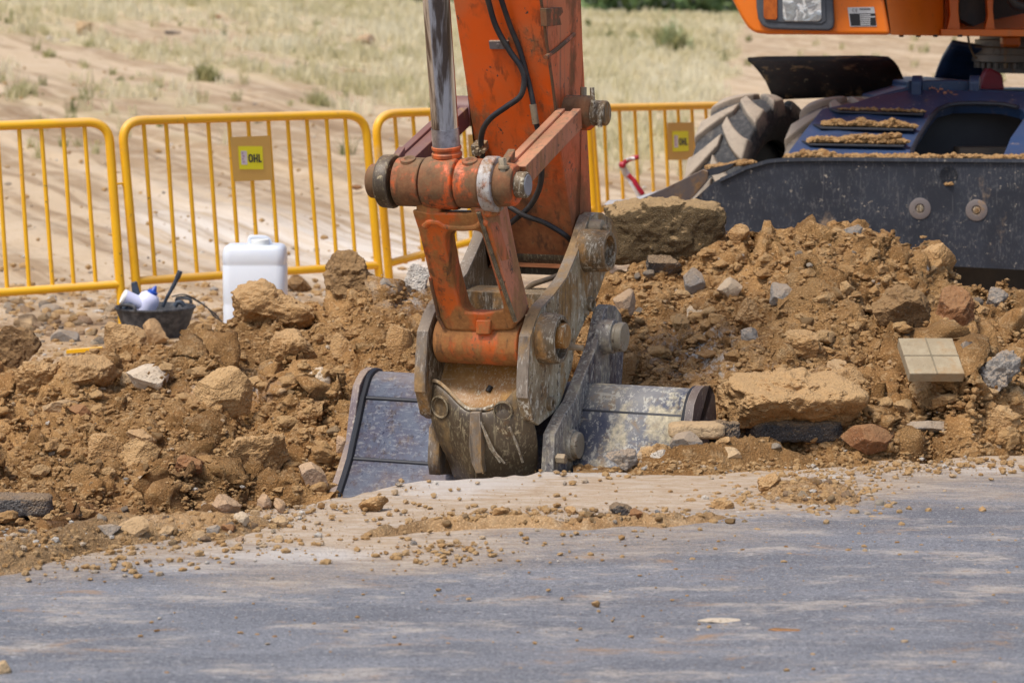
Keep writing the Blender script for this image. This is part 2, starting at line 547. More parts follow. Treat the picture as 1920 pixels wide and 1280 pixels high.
def paint(name, base, base2, chip=(0.06, 0.045, 0.035), rust=(0.16, 0.06, 0.018), mud=(0.27, 0.155, 0.06), k_rust=0.5, k_mud=0.5, k_chip=0.4, k_dust=0.35, rough=0.42, scr=None, k_scr=0.0, sc=1.0, dustc=(0.46, 0.33, 0.2), vert=False, scr_vec=(9, 9, 2.0), k_edge=0.0, edgec=None, k_run=0.0, low=None):
    """weathered enamel: rust, chips, caked mud, scratches and settled dust"""
    t = NT(name)
    n0 = t.noise(4.5 * sc, 5, 0.6)
    n1 = t.noise(9 * sc, 7, 0.68, None, 0.4)
    n2 = t.noise(42 * sc, 6, 0.7)
    n3 = t.noise(7 * sc, 6, 0.6, t.scale((1, 1, 0.35)))
    c = t.mix(base, base2, t.band(n0, 0.35, 0.65))
    rust_m = t.mul(t.band(t.math('ADD', t.mul(n1, 0.75), t.mul(n2, 0.3)), 0.66 - 0.22 * k_rust, 0.72 - 0.12 * k_rust), min(1, 0.5 + k_rust * 0.5))
    rc = t.mix(rust, tuple(x * 0.45 for x in rust), t.band(n2, 0.4, 0.65))
    c = t.mix(c, rc, rust_m)
    chip_m = t.band(t.math('ADD', n2, t.mul(n1, 0.35)), 0.84 - 0.12 * k_chip, 0.88 - 0.12 * k_chip)
    c = t.mix(c, chip, chip_m)
    if scr is not None:
        sn = t.noise(14 * sc, 7, 0.75, t.scale(scr_vec, (0.15, 0.2, 0.1)), 0.25)
        sm = t.mul(t.band(sn, 0.52, 0.60), t.band(n1, 0.50 - 0.2 * k_scr, 0.62 - 0.2 * k_scr))
        c = t.mix(c, scr, t.mul(sm, min(1.0, k_scr)))
        sn2 = t.noise(60 * sc, 2, 0.5, t.scale((1.0, 1.0, 0.07) if vert else (0.09, 0.09, 1.0), (0.3, 0.4, 0.2)))
        c = t.mix(c, scr, t.mul(t.band(sn2, 0.66, 0.70), 0.7 * min(1, k_scr)))
    mud_m = t.mul(t.band(t.math('ADD', n3, t.mul(n2, 0.2)), 0.72 - 0.26 * k_mud, 0.86 - 0.26 * k_mud), 0.9)
    if low:     # more caked earth towards the digging end
        z = t.math('ADD', t.sep(t.co)[2], t.mul(t.math('SUBTRACT', n1, 0.5), 0.9))
        mud_m = t.math('MAXIMUM', mud_m, t.mul(t.band(z, low[0], low[1], 1.0, 0.0), 0.85))
    c = t.mix(c, t.mix(mud, tuple(x * 1.5 for x in mud), t.band(n2, 0.4, 0.65)), mud_m)
    if k_run:
        rn = t.noise(30 * sc, 4, 0.6, t.scale((1, 1, 0.06)))
        c = t.mix(c, (0.045, 0.026, 0.014), t.mul(t.mul(t.band(rn, 0.53, 0.66), t.band(n0, 0.38, 0.55)), k_run))
    if k_edge:
        em = t.mul(t.edge(), t.band(n2, 0.36, 0.55))
        c = t.mix(c, edgec or chip, t.mul(em, k_edge))
    d = t.mul(t.band(t.math('ADD', t.mul(t.up(0.1, 0.95), 0.5), n0), 0.55, 1.0), k_dust)
    c = t.mix(c, dustc, d)
    ro = t.mixf(rough, 0.9, t.math('MAXIMUM', t.math('MAXIMUM', mud_m, t.mul(rust_m, 0.8)), d))
    h = t.math('ADD', t.mul(n2, 0.35), t.math('ADD', t.mul(mud_m, 0.5), t.math('ADD', t.mul(rust_m, 0.12), t.mul(chip_m, -0.25))))
    t.set(Base_Color=c, Roughness=ro, Normal=t.bump(h, 0.5, 0.004))
    return t
OR, OR2 = (0.74, 0.102, 0.007), (0.60, 0.09, 0.010)
M['orange'] = paint('orange_paint', OR, (0.60, 0.13, 0.035), mud=(0.17, 0.075, 0.026), k_rust=0.26, k_mud=0.46, k_chip=0.34, k_dust=0.35, rough=0.32, dustc=(0.55, 0.22, 0.09), sc=0.8, k_edge=0.8, k_run=0.7, low=(0.80, 1.15)).m
M['orange worn'] = paint('worn_orange_paint', OR, (0.42, 0.12, 0.04), rust=(0.15, 0.065, 0.022), mud=(0.12, 0.068, 0.03), k_rust=0.85, k_mud=0.98, k_chip=0.6, k_dust=0.15, sc=1.5, k_edge=0.7, k_run=0.7).m
M['orange link'] = paint('link_orange_paint', (0.62, 0.12, 0.015), (0.52, 0.12, 0.03), mud=(0.25, 0.115, 0.032), rust=(0.20, 0.085, 0.025), k_rust=0.45, k_mud=0.76, k_chip=0.55, k_dust=0.25, sc=1.3, k_edge=0.85, edgec=(0.10, 0.06, 0.04), k_run=0.6, dustc=(0.40, 0.19, 0.07)).m
M['faded'] = paint('faded_red_paint', (0.58, 0.19, 0.095), (0.47, 0.15, 0.065), mud=(0.27, 0.135, 0.05), k_rust=0.35, k_mud=0.46, k_chip=0.4, k_dust=0.5, dustc=(0.52, 0.31, 0.18), k_edge=0.7, edgec=(0.14, 0.09, 0.06), k_run=0.4).m
M['purple'] = paint('purple_brown_paint', (0.17, 0.055, 0.05), (0.13, 0.05, 0.06), k_rust=0.3, k_mud=0.25, k_chip=0.3, k_dust=0.2).m
M['orange clean'] = paint('clean_orange_paint', (0.74, 0.17, 0.008), (0.70, 0.155, 0.008), k_rust=0.0, k_mud=0.02, k_chip=0.0, k_dust=0.12, rough=0.3).m
M['coupler'] = paint('muddy_steel', (0.185, 0.13, 0.07), (0.105, 0.072, 0.038), chip=(0.42, 0.37, 0.27), rust=(0.27, 0.125, 0.03), mud=(0.26, 0.135, 0.04), k_rust=0.45, k_mud=0.45, k_chip=0.7, k_dust=0.2, rough=0.55, scr=(0.55, 0.50, 0.40), k_scr=0.75, k_edge=0.8, edgec=(0.5, 0.45, 0.36), k_run=0.6, vert=True).m
M['coupler pale'] = paint('scraped_steel', (0.38, 0.325, 0.22), (0.19, 0.125, 0.058), chip=(0.08, 0.06, 0.04), rust=(0.30, 0.15, 0.04), mud=(0.25, 0.14, 0.045), k_rust=0.5, k_mud=0.60, k_chip=0.8, k_dust=0.12, rough=0.42, scr=(0.66, 0.62, 0.51), k_scr=0.95, k_edge=0.9, edgec=(0.52, 0.46, 0.36), k_run=0.7, vert=True, sc=1.2, scr_vec=(3, 3, 1.6)).m
M['coupler dark'] = paint('dark_muddy_steel', (0.092, 0.064, 0.036), (0.055, 0.038, 0.024), chip=(0.35, 0.28, 0.17), rust=(0.16, 0.08, 0.025), mud=(0.13, 0.08, 0.03), k_rust=0.4, k_mud=0.3, k_chip=0.35, k_dust=0.12, rough=0.42, scr=(0.36, 0.30, 0.18), k_scr=0.5, k_edge=0.9, edgec=(0.45, 0.38, 0.25), k_run=0.6, vert=True).m
M['bowl'] = paint('ochre_mud', (0.40, 0.195, 0.04), (0.30, 0.135, 0.026), chip=(0.55, 0.47, 0.33), rust=(0.26, 0.12, 0.03), mud=(0.33, 0.18, 0.055), k_rust=0.3, k_mud=0.5, k_chip=0.35, k_dust=0.08, rough=0.45, scr=(0.66, 0.56, 0.38), k_scr=0.45).m
M['plate edge'] = paint('cut_steel_edge', (0.24, 0.195, 0.15), (0.15, 0.115, 0.085), chip=(0.1, 0.08, 0.06), rust=(0.22, 0.12, 0.05), mud=(0.25, 0.15, 0.06), k_run=0.6, k_rust=0.45, k_mud=0.5, k_chip=0.5, k_dust=0.2, rough=0.5, scr=(0.5, 0.46, 0.4), k_scr=0.5, vert=True).m
M['bucket'] = paint('scuffed_blue_steel', (0.135, 0.15, 0.19), (0.06, 0.07, 0.125), chip=(0.022, 0.027, 0.06), rust=(0.17, 0.125, 0.11), mud=(0.24, 0.20, 0.15), k_rust=0.34, k_mud=0.06, k_run=0.5, k_chip=0.62, k_dust=0.3, rough=0.34, scr=(0.235, 0.245, 0.275), k_scr=0.9, sc=2.2, scr_vec=(1.4, 1.4, 3.2)).m
M['bucket pale'] = paint('mud_scraped_blue_steel', (0.075, 0.085, 0.13), (0.14, 0.15, 0.18), chip=(0.50, 0.46, 0.36), rust=(0.31, 0.165, 0.05), mud=(0.50, 0.43, 0.29), k_rust=0.55, k_mud=0.52, k_chip=0.5, k_dust=0.3, rough=0.45, scr=(0.50, 0.48, 0.42), k_scr=1.0, sc=1.1, dustc=(0.58, 0.52, 0.40), scr_vec=(3, 3, 2)).m
M['bucket lip'] = paint('worn_purple_steel', (0.155, 0.115, 0.125), (0.105, 0.08, 0.095), chip=(0.38, 0.33, 0.28), rust=(0.19, 0.105, 0.06), mud=(0.30, 0.2, 0.11), k_rust=0.4, k_mud=0.3, k_chip=0.4, k_dust=0.4, rough=0.5, scr=(0.35, 0.3, 0.28), k_scr=0.6, k_edge=0.9, edgec=(0.5, 0.45, 0.38)).m
M['blade'] = paint('black_blue_plate', (0.012, 0.015, 0.024), (0.020, 0.025, 0.038), chip=(0.30, 0.26, 0.21), rust=(0.07, 0.05, 0.04), mud=(0.20, 0.14, 0.09), k_rust=0.02, k_mud=0.03, k_chip=0.24, k_dust=0.05, rough=0.55, scr=(0.13, 0.125, 0.125), k_scr=0.42, vert=True, scr_vec=(7, 7, 2.5)).m
M['deck blue'] = paint('dark_blue_paint', (0.018, 0.052, 0.135), (0.014, 0.038, 0.10), chip=(0.5, 0.40, 0.33), rust=(0.09, 0.06, 0.05), mud=(0.18, 0.13, 0.1), k_rust=0.02, k_mud=0.04, k_chip=0.10, k_dust=0.04, rough=0.4, scr=(0.2, 0.2, 0.25), k_scr=0.15).m
M['ear'] = paint('mud_scraped_ear', (0.25, 0.22, 0.19), (0.10, 0.10, 0.125), chip=(0.025, 0.03, 0.06), rust=(0.30, 0.16, 0.05), mud=(0.40, 0.35, 0.25), k_rust=0.4, k_mud=0.5, k_chip=0.9, k_dust=0.3, rough=0.5, scr=(0.52, 0.49, 0.41), k_scr=1.0, sc=1.2, k_edge=0.8, edgec=(0.5, 0.47, 0.4), k_run=0.5, vert=True, scr_vec=(4, 4, 2)).m
M['end plate'] = paint('dark_worn_steel', (0.075, 0.055, 0.058), (0.05, 0.038, 0.042), chip=(0.3, 0.25, 0.2), rust=(0.14, 0.075, 0.04), mud=(0.2, 0.13, 0.07), k_rust=0.4, k_mud=0.3, k_chip=0.4, k_dust=0.15, rough=0.5, scr=(0.25, 0.21, 0.19), k_scr=0.6, k_edge=0.8, edgec=(0.3, 0.26, 0.22)).m
M['guard'] = paint('black_mudguard', (0.006, 0.0055, 0.0055), (0.012, 0.010, 0.009), chip=(0.1, 0.08, 0.05), rust=(0.04, 0.03, 0.02), mud=(0.075, 0.048, 0.024), k_rust=0.05, k_mud=0.26, k_chip=0.1, k_dust=0.0, rough=0.9).m
M['guard'].node_tree.nodes['Principled BSDF'].inputs['Specular IOR Level'].default_value = 0.08
M['wedge'] = paint('grey_brown_plate', (0.135, 0.115, 0.115), (0.16, 0.135, 0.125), k_rust=0.2, k_mud=0.15, k_chip=0.2, k_dust=0.35, rough=0.5).m
M['bolt'] = paint('dusty_bolt', (0.34, 0.27, 0.18), (0.25, 0.19, 0.12), k_rust=0.3, k_mud=0.4, k_chip=0.3, k_dust=0.3, sc=3).m
M['pin'] = paint('greased_pin', (0.29, 0.24, 0.16), (0.35, 0.31, 0.24), rust=(0.28, 0.14, 0.04), mud=(0.22, 0.13, 0.05), k_rust=0.4, k_mud=0.35, k_chip=0.4, k_dust=0.2, sc=2).m
M['steel cap'] = paint('bare_steel', (0.30, 0.30, 0.32), (0.24, 0.24, 0.27), k_rust=0.2, k_mud=0.1, k_chip=0.2, k_dust=0.1, rough=0.35, sc=2).m
M['white worn'] = paint('worn_white_steel', (0.46, 0.44, 0.42), (0.33, 0.26, 0.21), chip=(0.08, 0.06, 0.05), rust=(0.40, 0.13, 0.04), mud=(0.22, 0.13, 0.06), k_rust=0.6, k_mud=0.5, k_chip=0.6, k_dust=0.1, sc=2, k_run=0.5).m
M['slew'] = paint('slew_ring_grey', (0.19, 0.17, 0.155), (0.15, 0.135, 0.125), k_rust=0.2, k_mud=0.3, k_chip=0.1, k_dust=0.2).m

def plain(name, col, rough=0.5, metal=0.0, col2=None, nscale=12.0, bump=0.0, **kw):
    t = NT(name)
    n = t.noise(nscale, 6, 0.65)
    c = t.mix(col, col2 or tuple(x * 0.8 for x in col), t.band(n, 0.4, 0.65))
    t.set(Base_Color=c, Roughness=rough, Metallic=metal, **kw)
    if bump:
        t.set(Normal=t.bump(t.noise(nscale * 9, 4, 0.7), bump, 0.003))
    return t
t = plain('chrome', (0.62, 0.62, 0.64), 0.16, 1.0, (0.50, 0.49, 0.50), 7)
sn = t.noise(26, 4, 0.55, t.scale((1, 1, 0.006), (0.0, 0.03, 0)))
t.set(Base_Color=t.mix((0.60, 0.60, 0.63), (0.14, 0.11, 0.095), t.band(sn, 0.46, 0.60)))  # lengthwise dark bands in the colour imitate reflections
t.set(Roughness=t.band(sn, 0.3, 0.7, 0.13, 0.26))
M['chrome'] = t.m
M['chrome dull'] = plain('dull_chrome', (0.50, 0.50, 0.56), 0.34, 1.0, (0.30, 0.29, 0.33), 30).m
M['hose'] = plain('hose_rubber', (0.018, 0.018, 0.022), 0.5, 0, (0.05, 0.043, 0.036), 8).m
M['hose dusty'] = plain('dusty_hose', (0.16, 0.11, 0.06), 0.7, 0, (0.07, 0.05, 0.035), 8).m
M['dark'] = plain('dark_metal_hole_shade', (0.018, 0.015, 0.014), 0.6, 0, (0.035, 0.026, 0.02), 6).m  # dark parts, and shade painted into holes and recesses
M['black metal'] = plain('dark_blue_metal', (0.014, 0.016, 0.024), 0.55, 0, (0.02, 0.022, 0.03), 6).m
M['yellow'] = paint('barrier_yellow', (0.86, 0.47, 0.012), (0.80, 0.41, 0.012), chip=(0.25, 0.15, 0.05), rust=(0.4, 0.2, 0.04), mud=(0.5, 0.32, 0.12), k_rust=0.02, k_mud=0.02, k_chip=0.12, k_dust=0.45, rough=0.36, dustc=(0.68, 0.47, 0.24), sc=0.8).m
M['card'] = plain('ochre_sign_plate', (0.66, 0.40, 0.10), 0.6, 0, (0.62, 0.37, 0.09), 5).m
M['sticker'] = plain('yellow_sticker', (0.83, 0.77, 0.02), 0.5, 0, (0.80, 0.73, 0.02), 8).m
M['ink'] = plain('navy_ink', (0.012, 0.016, 0.05), 0.5).m
M['logo'] = plain('pale_lilac_print', (0.68, 0.62, 0.66), 0.5).m
M['logo red'] = plain('mauve_print', (0.50, 0.32, 0.42), 0.5).m
t = plain('white_plastic', (0.70, 0.74, 0.80), 0.42, 0, (0.64, 0.69, 0.77), 4)
t.b.inputs['Subsurface Weight'].default_value = 0.25
t.b.inputs['Subsurface Radius'].default_value = (0.04, 0.04, 0.05)
M['canister'] = t.m
M['cap white'] = plain('cap_white', (0.80, 0.80, 0.76), 0.5).m
M['lilac plastic'] = plain('lilac_plastic', (0.66, 0.67, 0.88), 0.4, 0, (0.70, 0.71, 0.88)).m
M['blue plastic'] = plain('blue_plastic', (0.015, 0.075, 0.42), 0.35).m
M['tub'] = plain('tub_rubber', (0.022, 0.025, 0.032), 0.6, 0, (0.10, 0.10, 0.105), 16, 0.3).m
M['tool'] = plain('tool_handle_black', (0.035, 0.05, 0.075), 0.55, 0, (0.02, 0.025, 0.035), 18).m
M['tape white'] = plain('tape_white', (0.72, 0.70, 0.70), 0.4).m
M['tape red'] = plain('tape_red', (0.42, 0.012, 0.035), 0.4).m
M['red cloth'] = plain('red_cover', (0.33, 0.012, 0.03), 0.45).m
M['headlight frame'] = plain('headlight_frame_grey', (0.055, 0.062, 0.075), 0.5, 0, (0.068, 0.074, 0.085), 30).m
M['amber'] = plain('amber_lens', (0.42, 0.10, 0.012), 0.2, 0, (0.30, 0.065, 0.01), 40).m
t = NT('headlight_glass')
w = t.noise(1.0, 3, 0.5, t.scale((120, 120, 5)))
n = t.noise(14, 3, 0.5, None, 1.0)
t.set(Base_Color=t.mix((0.78, 0.78, 0.78), (0.35, 0.36, 0.37), t.band(n, 0.46, 0.54)), Metallic=0.55, Roughness=0.16, Normal=t.bump(t.math('ADD', w, t.mul(n, 2.0)), 0.5, 0.006))
M['lamp glass'] = t.m
M['plate metal'] = plain('nameplate_metal', (0.50, 0.50, 0.50), 0.4, 0.3).m
M['plate black'] = plain('nameplate_black', (0.01, 0.01, 0.012), 0.4).m
t = NT('tyre_rubber')
n1 = t.noise(7, 6, 0.65); n2 = t.noise(40, 5, 0.7)
c = t.mix((0.040, 0.041, 0.044), (0.075, 0.075, 0.076), t.band(n2, 0.4, 0.65))
c = t.mix(c, (0.46, 0.38, 0.29), t.mul(t.band(t.math('ADD', t.mul(t.attr('wear'), 0.6), t.math('ADD', t.mul(n1, 0.6), t.mul(n2, 0.25))), 0.60, 1.0), 0.80))
t.set(Base_Color=c, Roughness=0.88, Normal=t.bump(t.math('ADD', n2, n1), 0.4, 0.006))
M['tyre'] = t.m
t = NT('paver_concrete')
n1 = t.noise(10, 6, 0.65); n2 = t.noise(110, 4, 0.7)
c = t.mix((0.31, 0.245, 0.155), (0.38, 0.31, 0.205), t.band(n1, 0.38, 0.62))
c = t.mix(c, (0.33, 0.21, 0.10), t.mul(t.band(t.noise(6, 6, 0.7), 0.5, 0.64), 0.7))
c = t.mix(c, (0.17, 0.12, 0.07), t.mul(t.band(n2, 0.56, 0.68), 0.4))
t.set(Base_Color=c, Roughness=0.9, Normal=t.bump(n2, 0.4, 0.004))
M['paver'] = t.m
M['groove'] = plain('paver_groove', (0.19, 0.155, 0.10), 0.9, 0, (0.24, 0.19, 0.12), 30).m

# ================================================================== the ground
def table(us, vs, z=0.0):
    xs, ys = G(np.array(us, float), np.array(vs, float), z)
    return xs, ys
_ex, _ey = table([0, 200, 400, 560, 640, 720, 800, 1000, 1200, 1400, 1600, 1920], [1000, 985, 962, 946, 926, 905, 893, 880, 878, 873, 868, 850])
_ex = np.concatenate([[-9, -4], _ex, [5, 9]])
_ey = np.concatenate([[6.8, 7.3], _ey, [10.2, 10.8]])
def edge_y(x):
    x = np.asarray(x, float)
    return np.interp(x, _ex, _ey) + 0.05 * fbm(x * 3.1, 2.7, 0, 4)
def zP(v, Y):
    q = -(np.asarray(v, float) - 640.0) / FPX
    return CAMZ + (-SP + q * CP) / (CP + q * SP) * Y
def crest(x, y):
    u = 960 + FPX * x / np.maximum(y, 20)
    v = np.interp(u, [-900, 0, 500, 720, 800, 1080, 1400, 1950, 3000], [-140, -50, -25, 4, 14, 30, 36, 38, 40])
    return zP(v, 70.0)
def field_z(x, y):
    s = np.clip((y - 15.5) / 54.0, 0, 1)
    z = crest(x, y) * s ** 1.15
    z = z - np.clip(y - 72, 0, 60) * 0.012
    k = smooth(13, 18, y)
    xr = x * 0.913 + y * 0.408
    yr = -x * 0.408 + y * 0.913
    z = z + k * 0.030 * fbm(xr * 2.6, yr * 0.02, 3.0, 3)
    z = z + (0.012 + 0.018 * k) * fbm(x * 1.1, y * 1.1, 8.0, 4)
    return z
def ground_z(x, y):
    e = edge_y(x)
    cut = smooth(e - 0.02, e + 0.10, y) * (1 - smooth(10.3, 11.2, y))
    deep = np.interp(x, [-2, -0.8, 0.9, 1.6], [0.24, 0.5, 0.45, 0.12])
    side = 1 - smooth(4.2, 6.0, np.abs(x))
    return field_z(x, y) - 0.035 * (1 - smooth(e, e + 0.2, y)) - deep * cut * side
def strips(*a):
    return np.unique(np.concatenate(a))
ys = strips(np.linspace(-12, 6.5, 20), np.arange(6.5, 11.4, 0.03), np.arange(11.4, 16, 0.035), 16 * 1.0038 ** np.arange(0, 410), np.linspace(77, 260, 40))
ss = np.concatenate([np.linspace(-1.4, -0.26, 36)[:-1], np.linspace(-0.26, 0.26, 300), np.linspace(0.26, 1.4, 36)[1:]])
YY, SS = np.meshgrid(ys, ss, indexing='ij')
XX = SS * np.maximum(YY, 9.0)
ZZ = ground_z(XX, YY)
UU, VV = proj(XX, np.maximum(YY, 5), ZZ)
# ground cover on the field: dry grass, lime streaks, stones
def grass_cover(x, y):
    """share of dry grass standing on the field"""
    u, v = proj(x, np.maximum(y, 14), field_z(x, y))
    xr = x * 0.913 + y * 0.408
    yr = -x * 0.408 + y * 0.913
    n = fbm(xr * 0.7, yr * 0.16, 1.0, 4) + 0.5 * fbm(x * 0.9, y * 0.5, 2.0, 3)
    vlim = np.interp(u, [-300, 0, 300, 600, 800, 1000, 1100, 1300, 1400, 1600, 2200], [45, 50, 75, 115, 170, 250, 290, 250, 40, 30, 30])
    g = 0.5 + (vlim - v) / np.interp(u, [0, 800, 1000, 1400], [110, 120, 160, 60]) + 0.75 * n
    g = np.clip(g, 0, 1) * smooth(15, 18, y)
    return g
gc = grass_cover(XX, YY)
lime = np.exp(-((VV - (455 - 0.10 * (560 - UU))) / 60) ** 2) * smooth(150, 330, UU) * (1 - smooth(800, 1000, UU))
lime = np.clip(lime + np.exp(-((VV - 470) / 25) ** 2) * (UU > 900) * 0.5, 0, 1) * (YY > 14)
stone = smooth(585, 600, VV) * (YY > 10) * (YY < 15.5)
tag(np_mesh('ground', np.stack([XX.ravel(), YY.ravel(), ZZ.ravel()], 1), grid_faces(*XX.shape), M['field'],
    attr={'cover': np.stack([gc.ravel(), lime.ravel(), stone.ravel()], 1)}), kind='structure')

# ------------------------------------------------------------------ road
xs = np.concatenate([np.linspace(-9, -2.3, 40)[:-1], np.arange(-2.3, 2.3, 0.014), np.linspace(2.3, 9, 40)])
tt = np.concatenate([np.linspace(-1.6, 0.0, 12)[:-1], np.linspace(0, 1, 300) ** 0.9])
E = edge_y(xs)
XX, TT = np.meshgrid(xs, tt)
y0 = 5.6
YY = np.where(TT < 0, y0 + TT * 8.0, y0 + TT * (E[None, :] - y0))
d_edge = E[None, :] - YY
slump = smooth(0.10, 0.0, d_edge) * 0.03 * np.clip(0.4 + fbm(XX * 6, 4.4, 0, 3), 0, 1)
ZZ = 0.004 * fbm(XX * 1.3, YY * 1.3, 0, 3) + 0.0015 * fbm(XX * 9, YY * 9, 0, 2) - slump
UU, VV = proj(XX, np.maximum(YY, 3.0), ZZ)
vb = np.interp(UU, [-300, 0, 300, 560, 800, 1000, 1300, 1500, 1700, 1920, 2300], [1085, 1075, 1045, 1055, 1045, 1010, 990, 955, 925, 915, 905])
dust = np.clip(0.50 + (vb - VV) / 190.0 + 0.12 * fbm(XX * 1.6, YY * 4, 5.0, 4), -0.3, 1.0)
def blob(u, v, su, sv, k=1.0):
    return k * np.exp(-((UU - u) / su) ** 2 - ((VV - v) / sv) ** 2)
lime = blob(560, 1040, 230, 20, 0.9) + blob(330, 1068, 150, 12, 0.6) + blob(880, 905, 190, 17, 1.0) + blob(1150, 885, 220, 9, 0.9) + blob(1860, 880, 170, 14, 0.75) + blob(1290, 972, 130, 12, 0.7) + blob(1560, 892, 120, 8, 0.6) + blob(720, 985, 160, 14, 0.5) + blob(820, 930, 150, 14, 0.6)
nv = XX.size
V3 = np.stack([XX.ravel(), YY.ravel(), ZZ.ravel()], 1)
F = grid_faces(*XX.shape)
nx = len(xs)
low = V3[-nx:] - np.array([0, 0, 0.11])
low[:, 1] += 0.02
V3 = np.concatenate([V3, low])
i = np.arange(nx - 1) + nv - nx
F = np.concatenate([F, np.stack([i, i + 1, i + 1 + nx, i + nx], 1)])
pad = lambda a: np.concatenate([a.ravel(), np.zeros(nx)])
tag(np_mesh('road', V3, F, M['asphalt'], attr={'dust': pad(dust), 'lime': pad(lime)}), kind='structure')

# ------------------------------------------------------------------ heaps of dug earth
class Heap:
    def __init__(s, x0, x1, y0, y1, d, zf):
        s.x = np.arange(x0, x1, d)
        s.y = np.arange(y0, y1, d)
        s.d, s.x0, s.y0 = d, x0, y0
        s.X, s.Y = np.meshgrid(s.x, s.y)
        s.H = zf(s.X, s.Y)
        s.dm = np.zeros_like(s.H)
    def stamp(s, cx, cy, r, h, rng, flat=0.75):
        """one embedded clod: an irregular block raised out of the heap"""
        k = 1.5
        i0, i1 = np.searchsorted(s.x, [cx - r * k, cx + r * k])
        j0, j1 = np.searchsorted(s.y, [cy - r * k, cy + r * k])
        if i1 - i0 < 2 or j1 - j0 < 2:
            return
        X, Y = s.X[j0:j1, i0:i1], s.Y[j0:j1, i0:i1]
        a = rng.rand() * 6.28
        p, q = math.cos(a), math.sin(a)
        e = 0.65 + 0.7 * rng.rand()
        dx, dy = (X - cx) / r, (Y - cy) / r
        ax, ay = dx * p + dy * q, (-dx * q + dy * p) * e
        oz = rng.rand() * 50
        n = noise3(dx * 1.6 + oz, dy * 1.6, oz) * 0.45 + noise3(dx * 4 + oz, dy * 4, oz) * 0.18
        pn = 2.0 + rng.rand() * 3
        rr = (np.abs(ax) ** pn + np.abs(ay) ** pn) ** (1 / pn) + n
        prof = np.clip(1 - rr, 0, 1)
        prof = 1 - (1 - np.clip(prof / (1 - flat + 0.05), 0, 1)) ** 2
        tilt = (dx * rng.randn() + dy * rng.randn()) * 0.22
        s.dm[j0:j1, i0:i1] += h * prof * (1 + tilt + 0.18 * noise3(dx * 3, dy * 3, oz + 7))
    def sample(s, x, y):
        fx = np.clip((np.asarray(x) - s.x0) / s.d, 0, len(s.x) - 1.001)
        fy = np.clip((np.asarray(y) - s.y0) / s.d, 0, len(s.y) - 1.001)
        i, j = fx.astype(int), fy.astype(int)
        a, b = fx - i, fy - j
        H = s.H
        z = (H[j, i] * (1 - a) + H[j, i + 1] * a) * (1 - b) + (H[j + 1, i] * (1 - a) + H[j + 1, i + 1] * a) * b
        out = (x < s.x[0]) | (x > s.x[-1]) | (y < s.y[0]) | (y > s.y[-1])
        return np.where(out, -9.0, z)
def heap_shape(us, vs, Yr, Yf, zf, xlo, xhi):
    xr = (np.array(us, float) - 960) / FPX * (Yr * CP - (0.3 - CAMZ) * SP)
    zr = zP(vs, Yr)
    def f(X, Y):
        z0 = np.interp(X, xr, zr)
        wob = 0.12 * fbm(X * 1.6, 3.0, 1.0, 3)
        yr, yf = Yr + wob, np.interp(X, [-2, 2], Yf) + 0.6 * wob
        s = (yr - Y) / (yr - yf)
        foot = np.interp(X, [p[0] for p in zf], [p[1] for p in zf])
        front = z0 + (foot - z0) * np.where(s < 1, np.clip(s, 0, 1) ** 1.12, 1 + (s - 1) * 0.12)
        back = z0 - (Y - yr) * 0.62 - (Y - yr) ** 2 * 0.10
        k = 0.10
        z = np.where(s > 0, front, back)
        z = z - 0.05 * np.exp(-(s / 0.12) ** 2)
        amp = 1.0
        z = z + 0.055 * fbm(X * 2.2, Y * 2.2, 4.0, 3) + 0.040 * fbm(X * 6, Y * 6, 6.0, 3)
        z = z - 0.03 * np.abs(fbm(X * 4, Y * 4, 16.0, 3))
        edge = smooth(xlo, xlo + 0.5, X) * (1 - smooth(xhi - 0.5, xhi, X))
        return z * edge - 0.9 * (1 - edge)
    return f
def finish(h, seed, n_big, n_mid, n_small, keep=None):
    rng = np.random.RandomState(seed)
    lo, hi = np.array([h.x[0], h.y[0]]), np.array([h.x[-1], h.y[-1]])
    for n, r0, r1, k in ((n_big, 0.09, 0.20, 0.34), (n_mid, 0.035, 0.09, 0.48), (n_small, 0.016, 0.035, 0.6)):
        for _ in range(n):
            c = lo + rng.rand(2) * (hi - lo)
            r = r0 + (r1 - r0) * rng.rand() ** 1.8
            h.stamp(c[0], c[1], r, r * k * (0.5 + rng.rand()), rng, 0.45 + 0.45 * rng.rand())
    h.dm += 0.012 * fbm(h.X * 22, h.Y * 22, 3.0, 3) + 0.007 * fbm(h.X * 55, h.Y * 55, 1.0, 2)
    # the clods stand out square to the slope
    gy, gx = np.gradient(h.H, h.d)
    n = np.sqrt(gx * gx + gy * gy + 1)
    D_ = h.dm * smooth(0.02, 0.14, h.Y - edge_y(h.X))
    h.VX, h.VY, h.VZ = h.X - gx / n * D_, h.Y - gy / n * D_, h.H + D_ / n
    i = np.clip(np.round((h.VX - h.x0) / h.d).astype(int), 0, len(h.x) - 1)
    j = np.clip(np.round((h.VY - h.y0) / h.d).astype(int), 0, len(h.y) - 1)
    T = np.full(h.H.shape, -9.0)
    np.maximum.at(T, (j, i), h.VZ)
    h.H = np.where(T < -8, h.H + D_, T)
D = 0.0105
fl = heap_shape([-700, -300, 0, 60, 120, 200, 300, 430, 520, 600, 700, 780, 830, 900, 1000, 1150, 1300],
                [700, 650, 622, 655, 664, 622, 612, 598, 576, 566, 545, 525, 545, 590, 640, 760, 900], 11.1, (9.25, 9.55), [(-2.6, -0.12), (-1.5, -0.17), (-0.7, -0.28), (0.6, -0.5)], -3.1, 0.75)
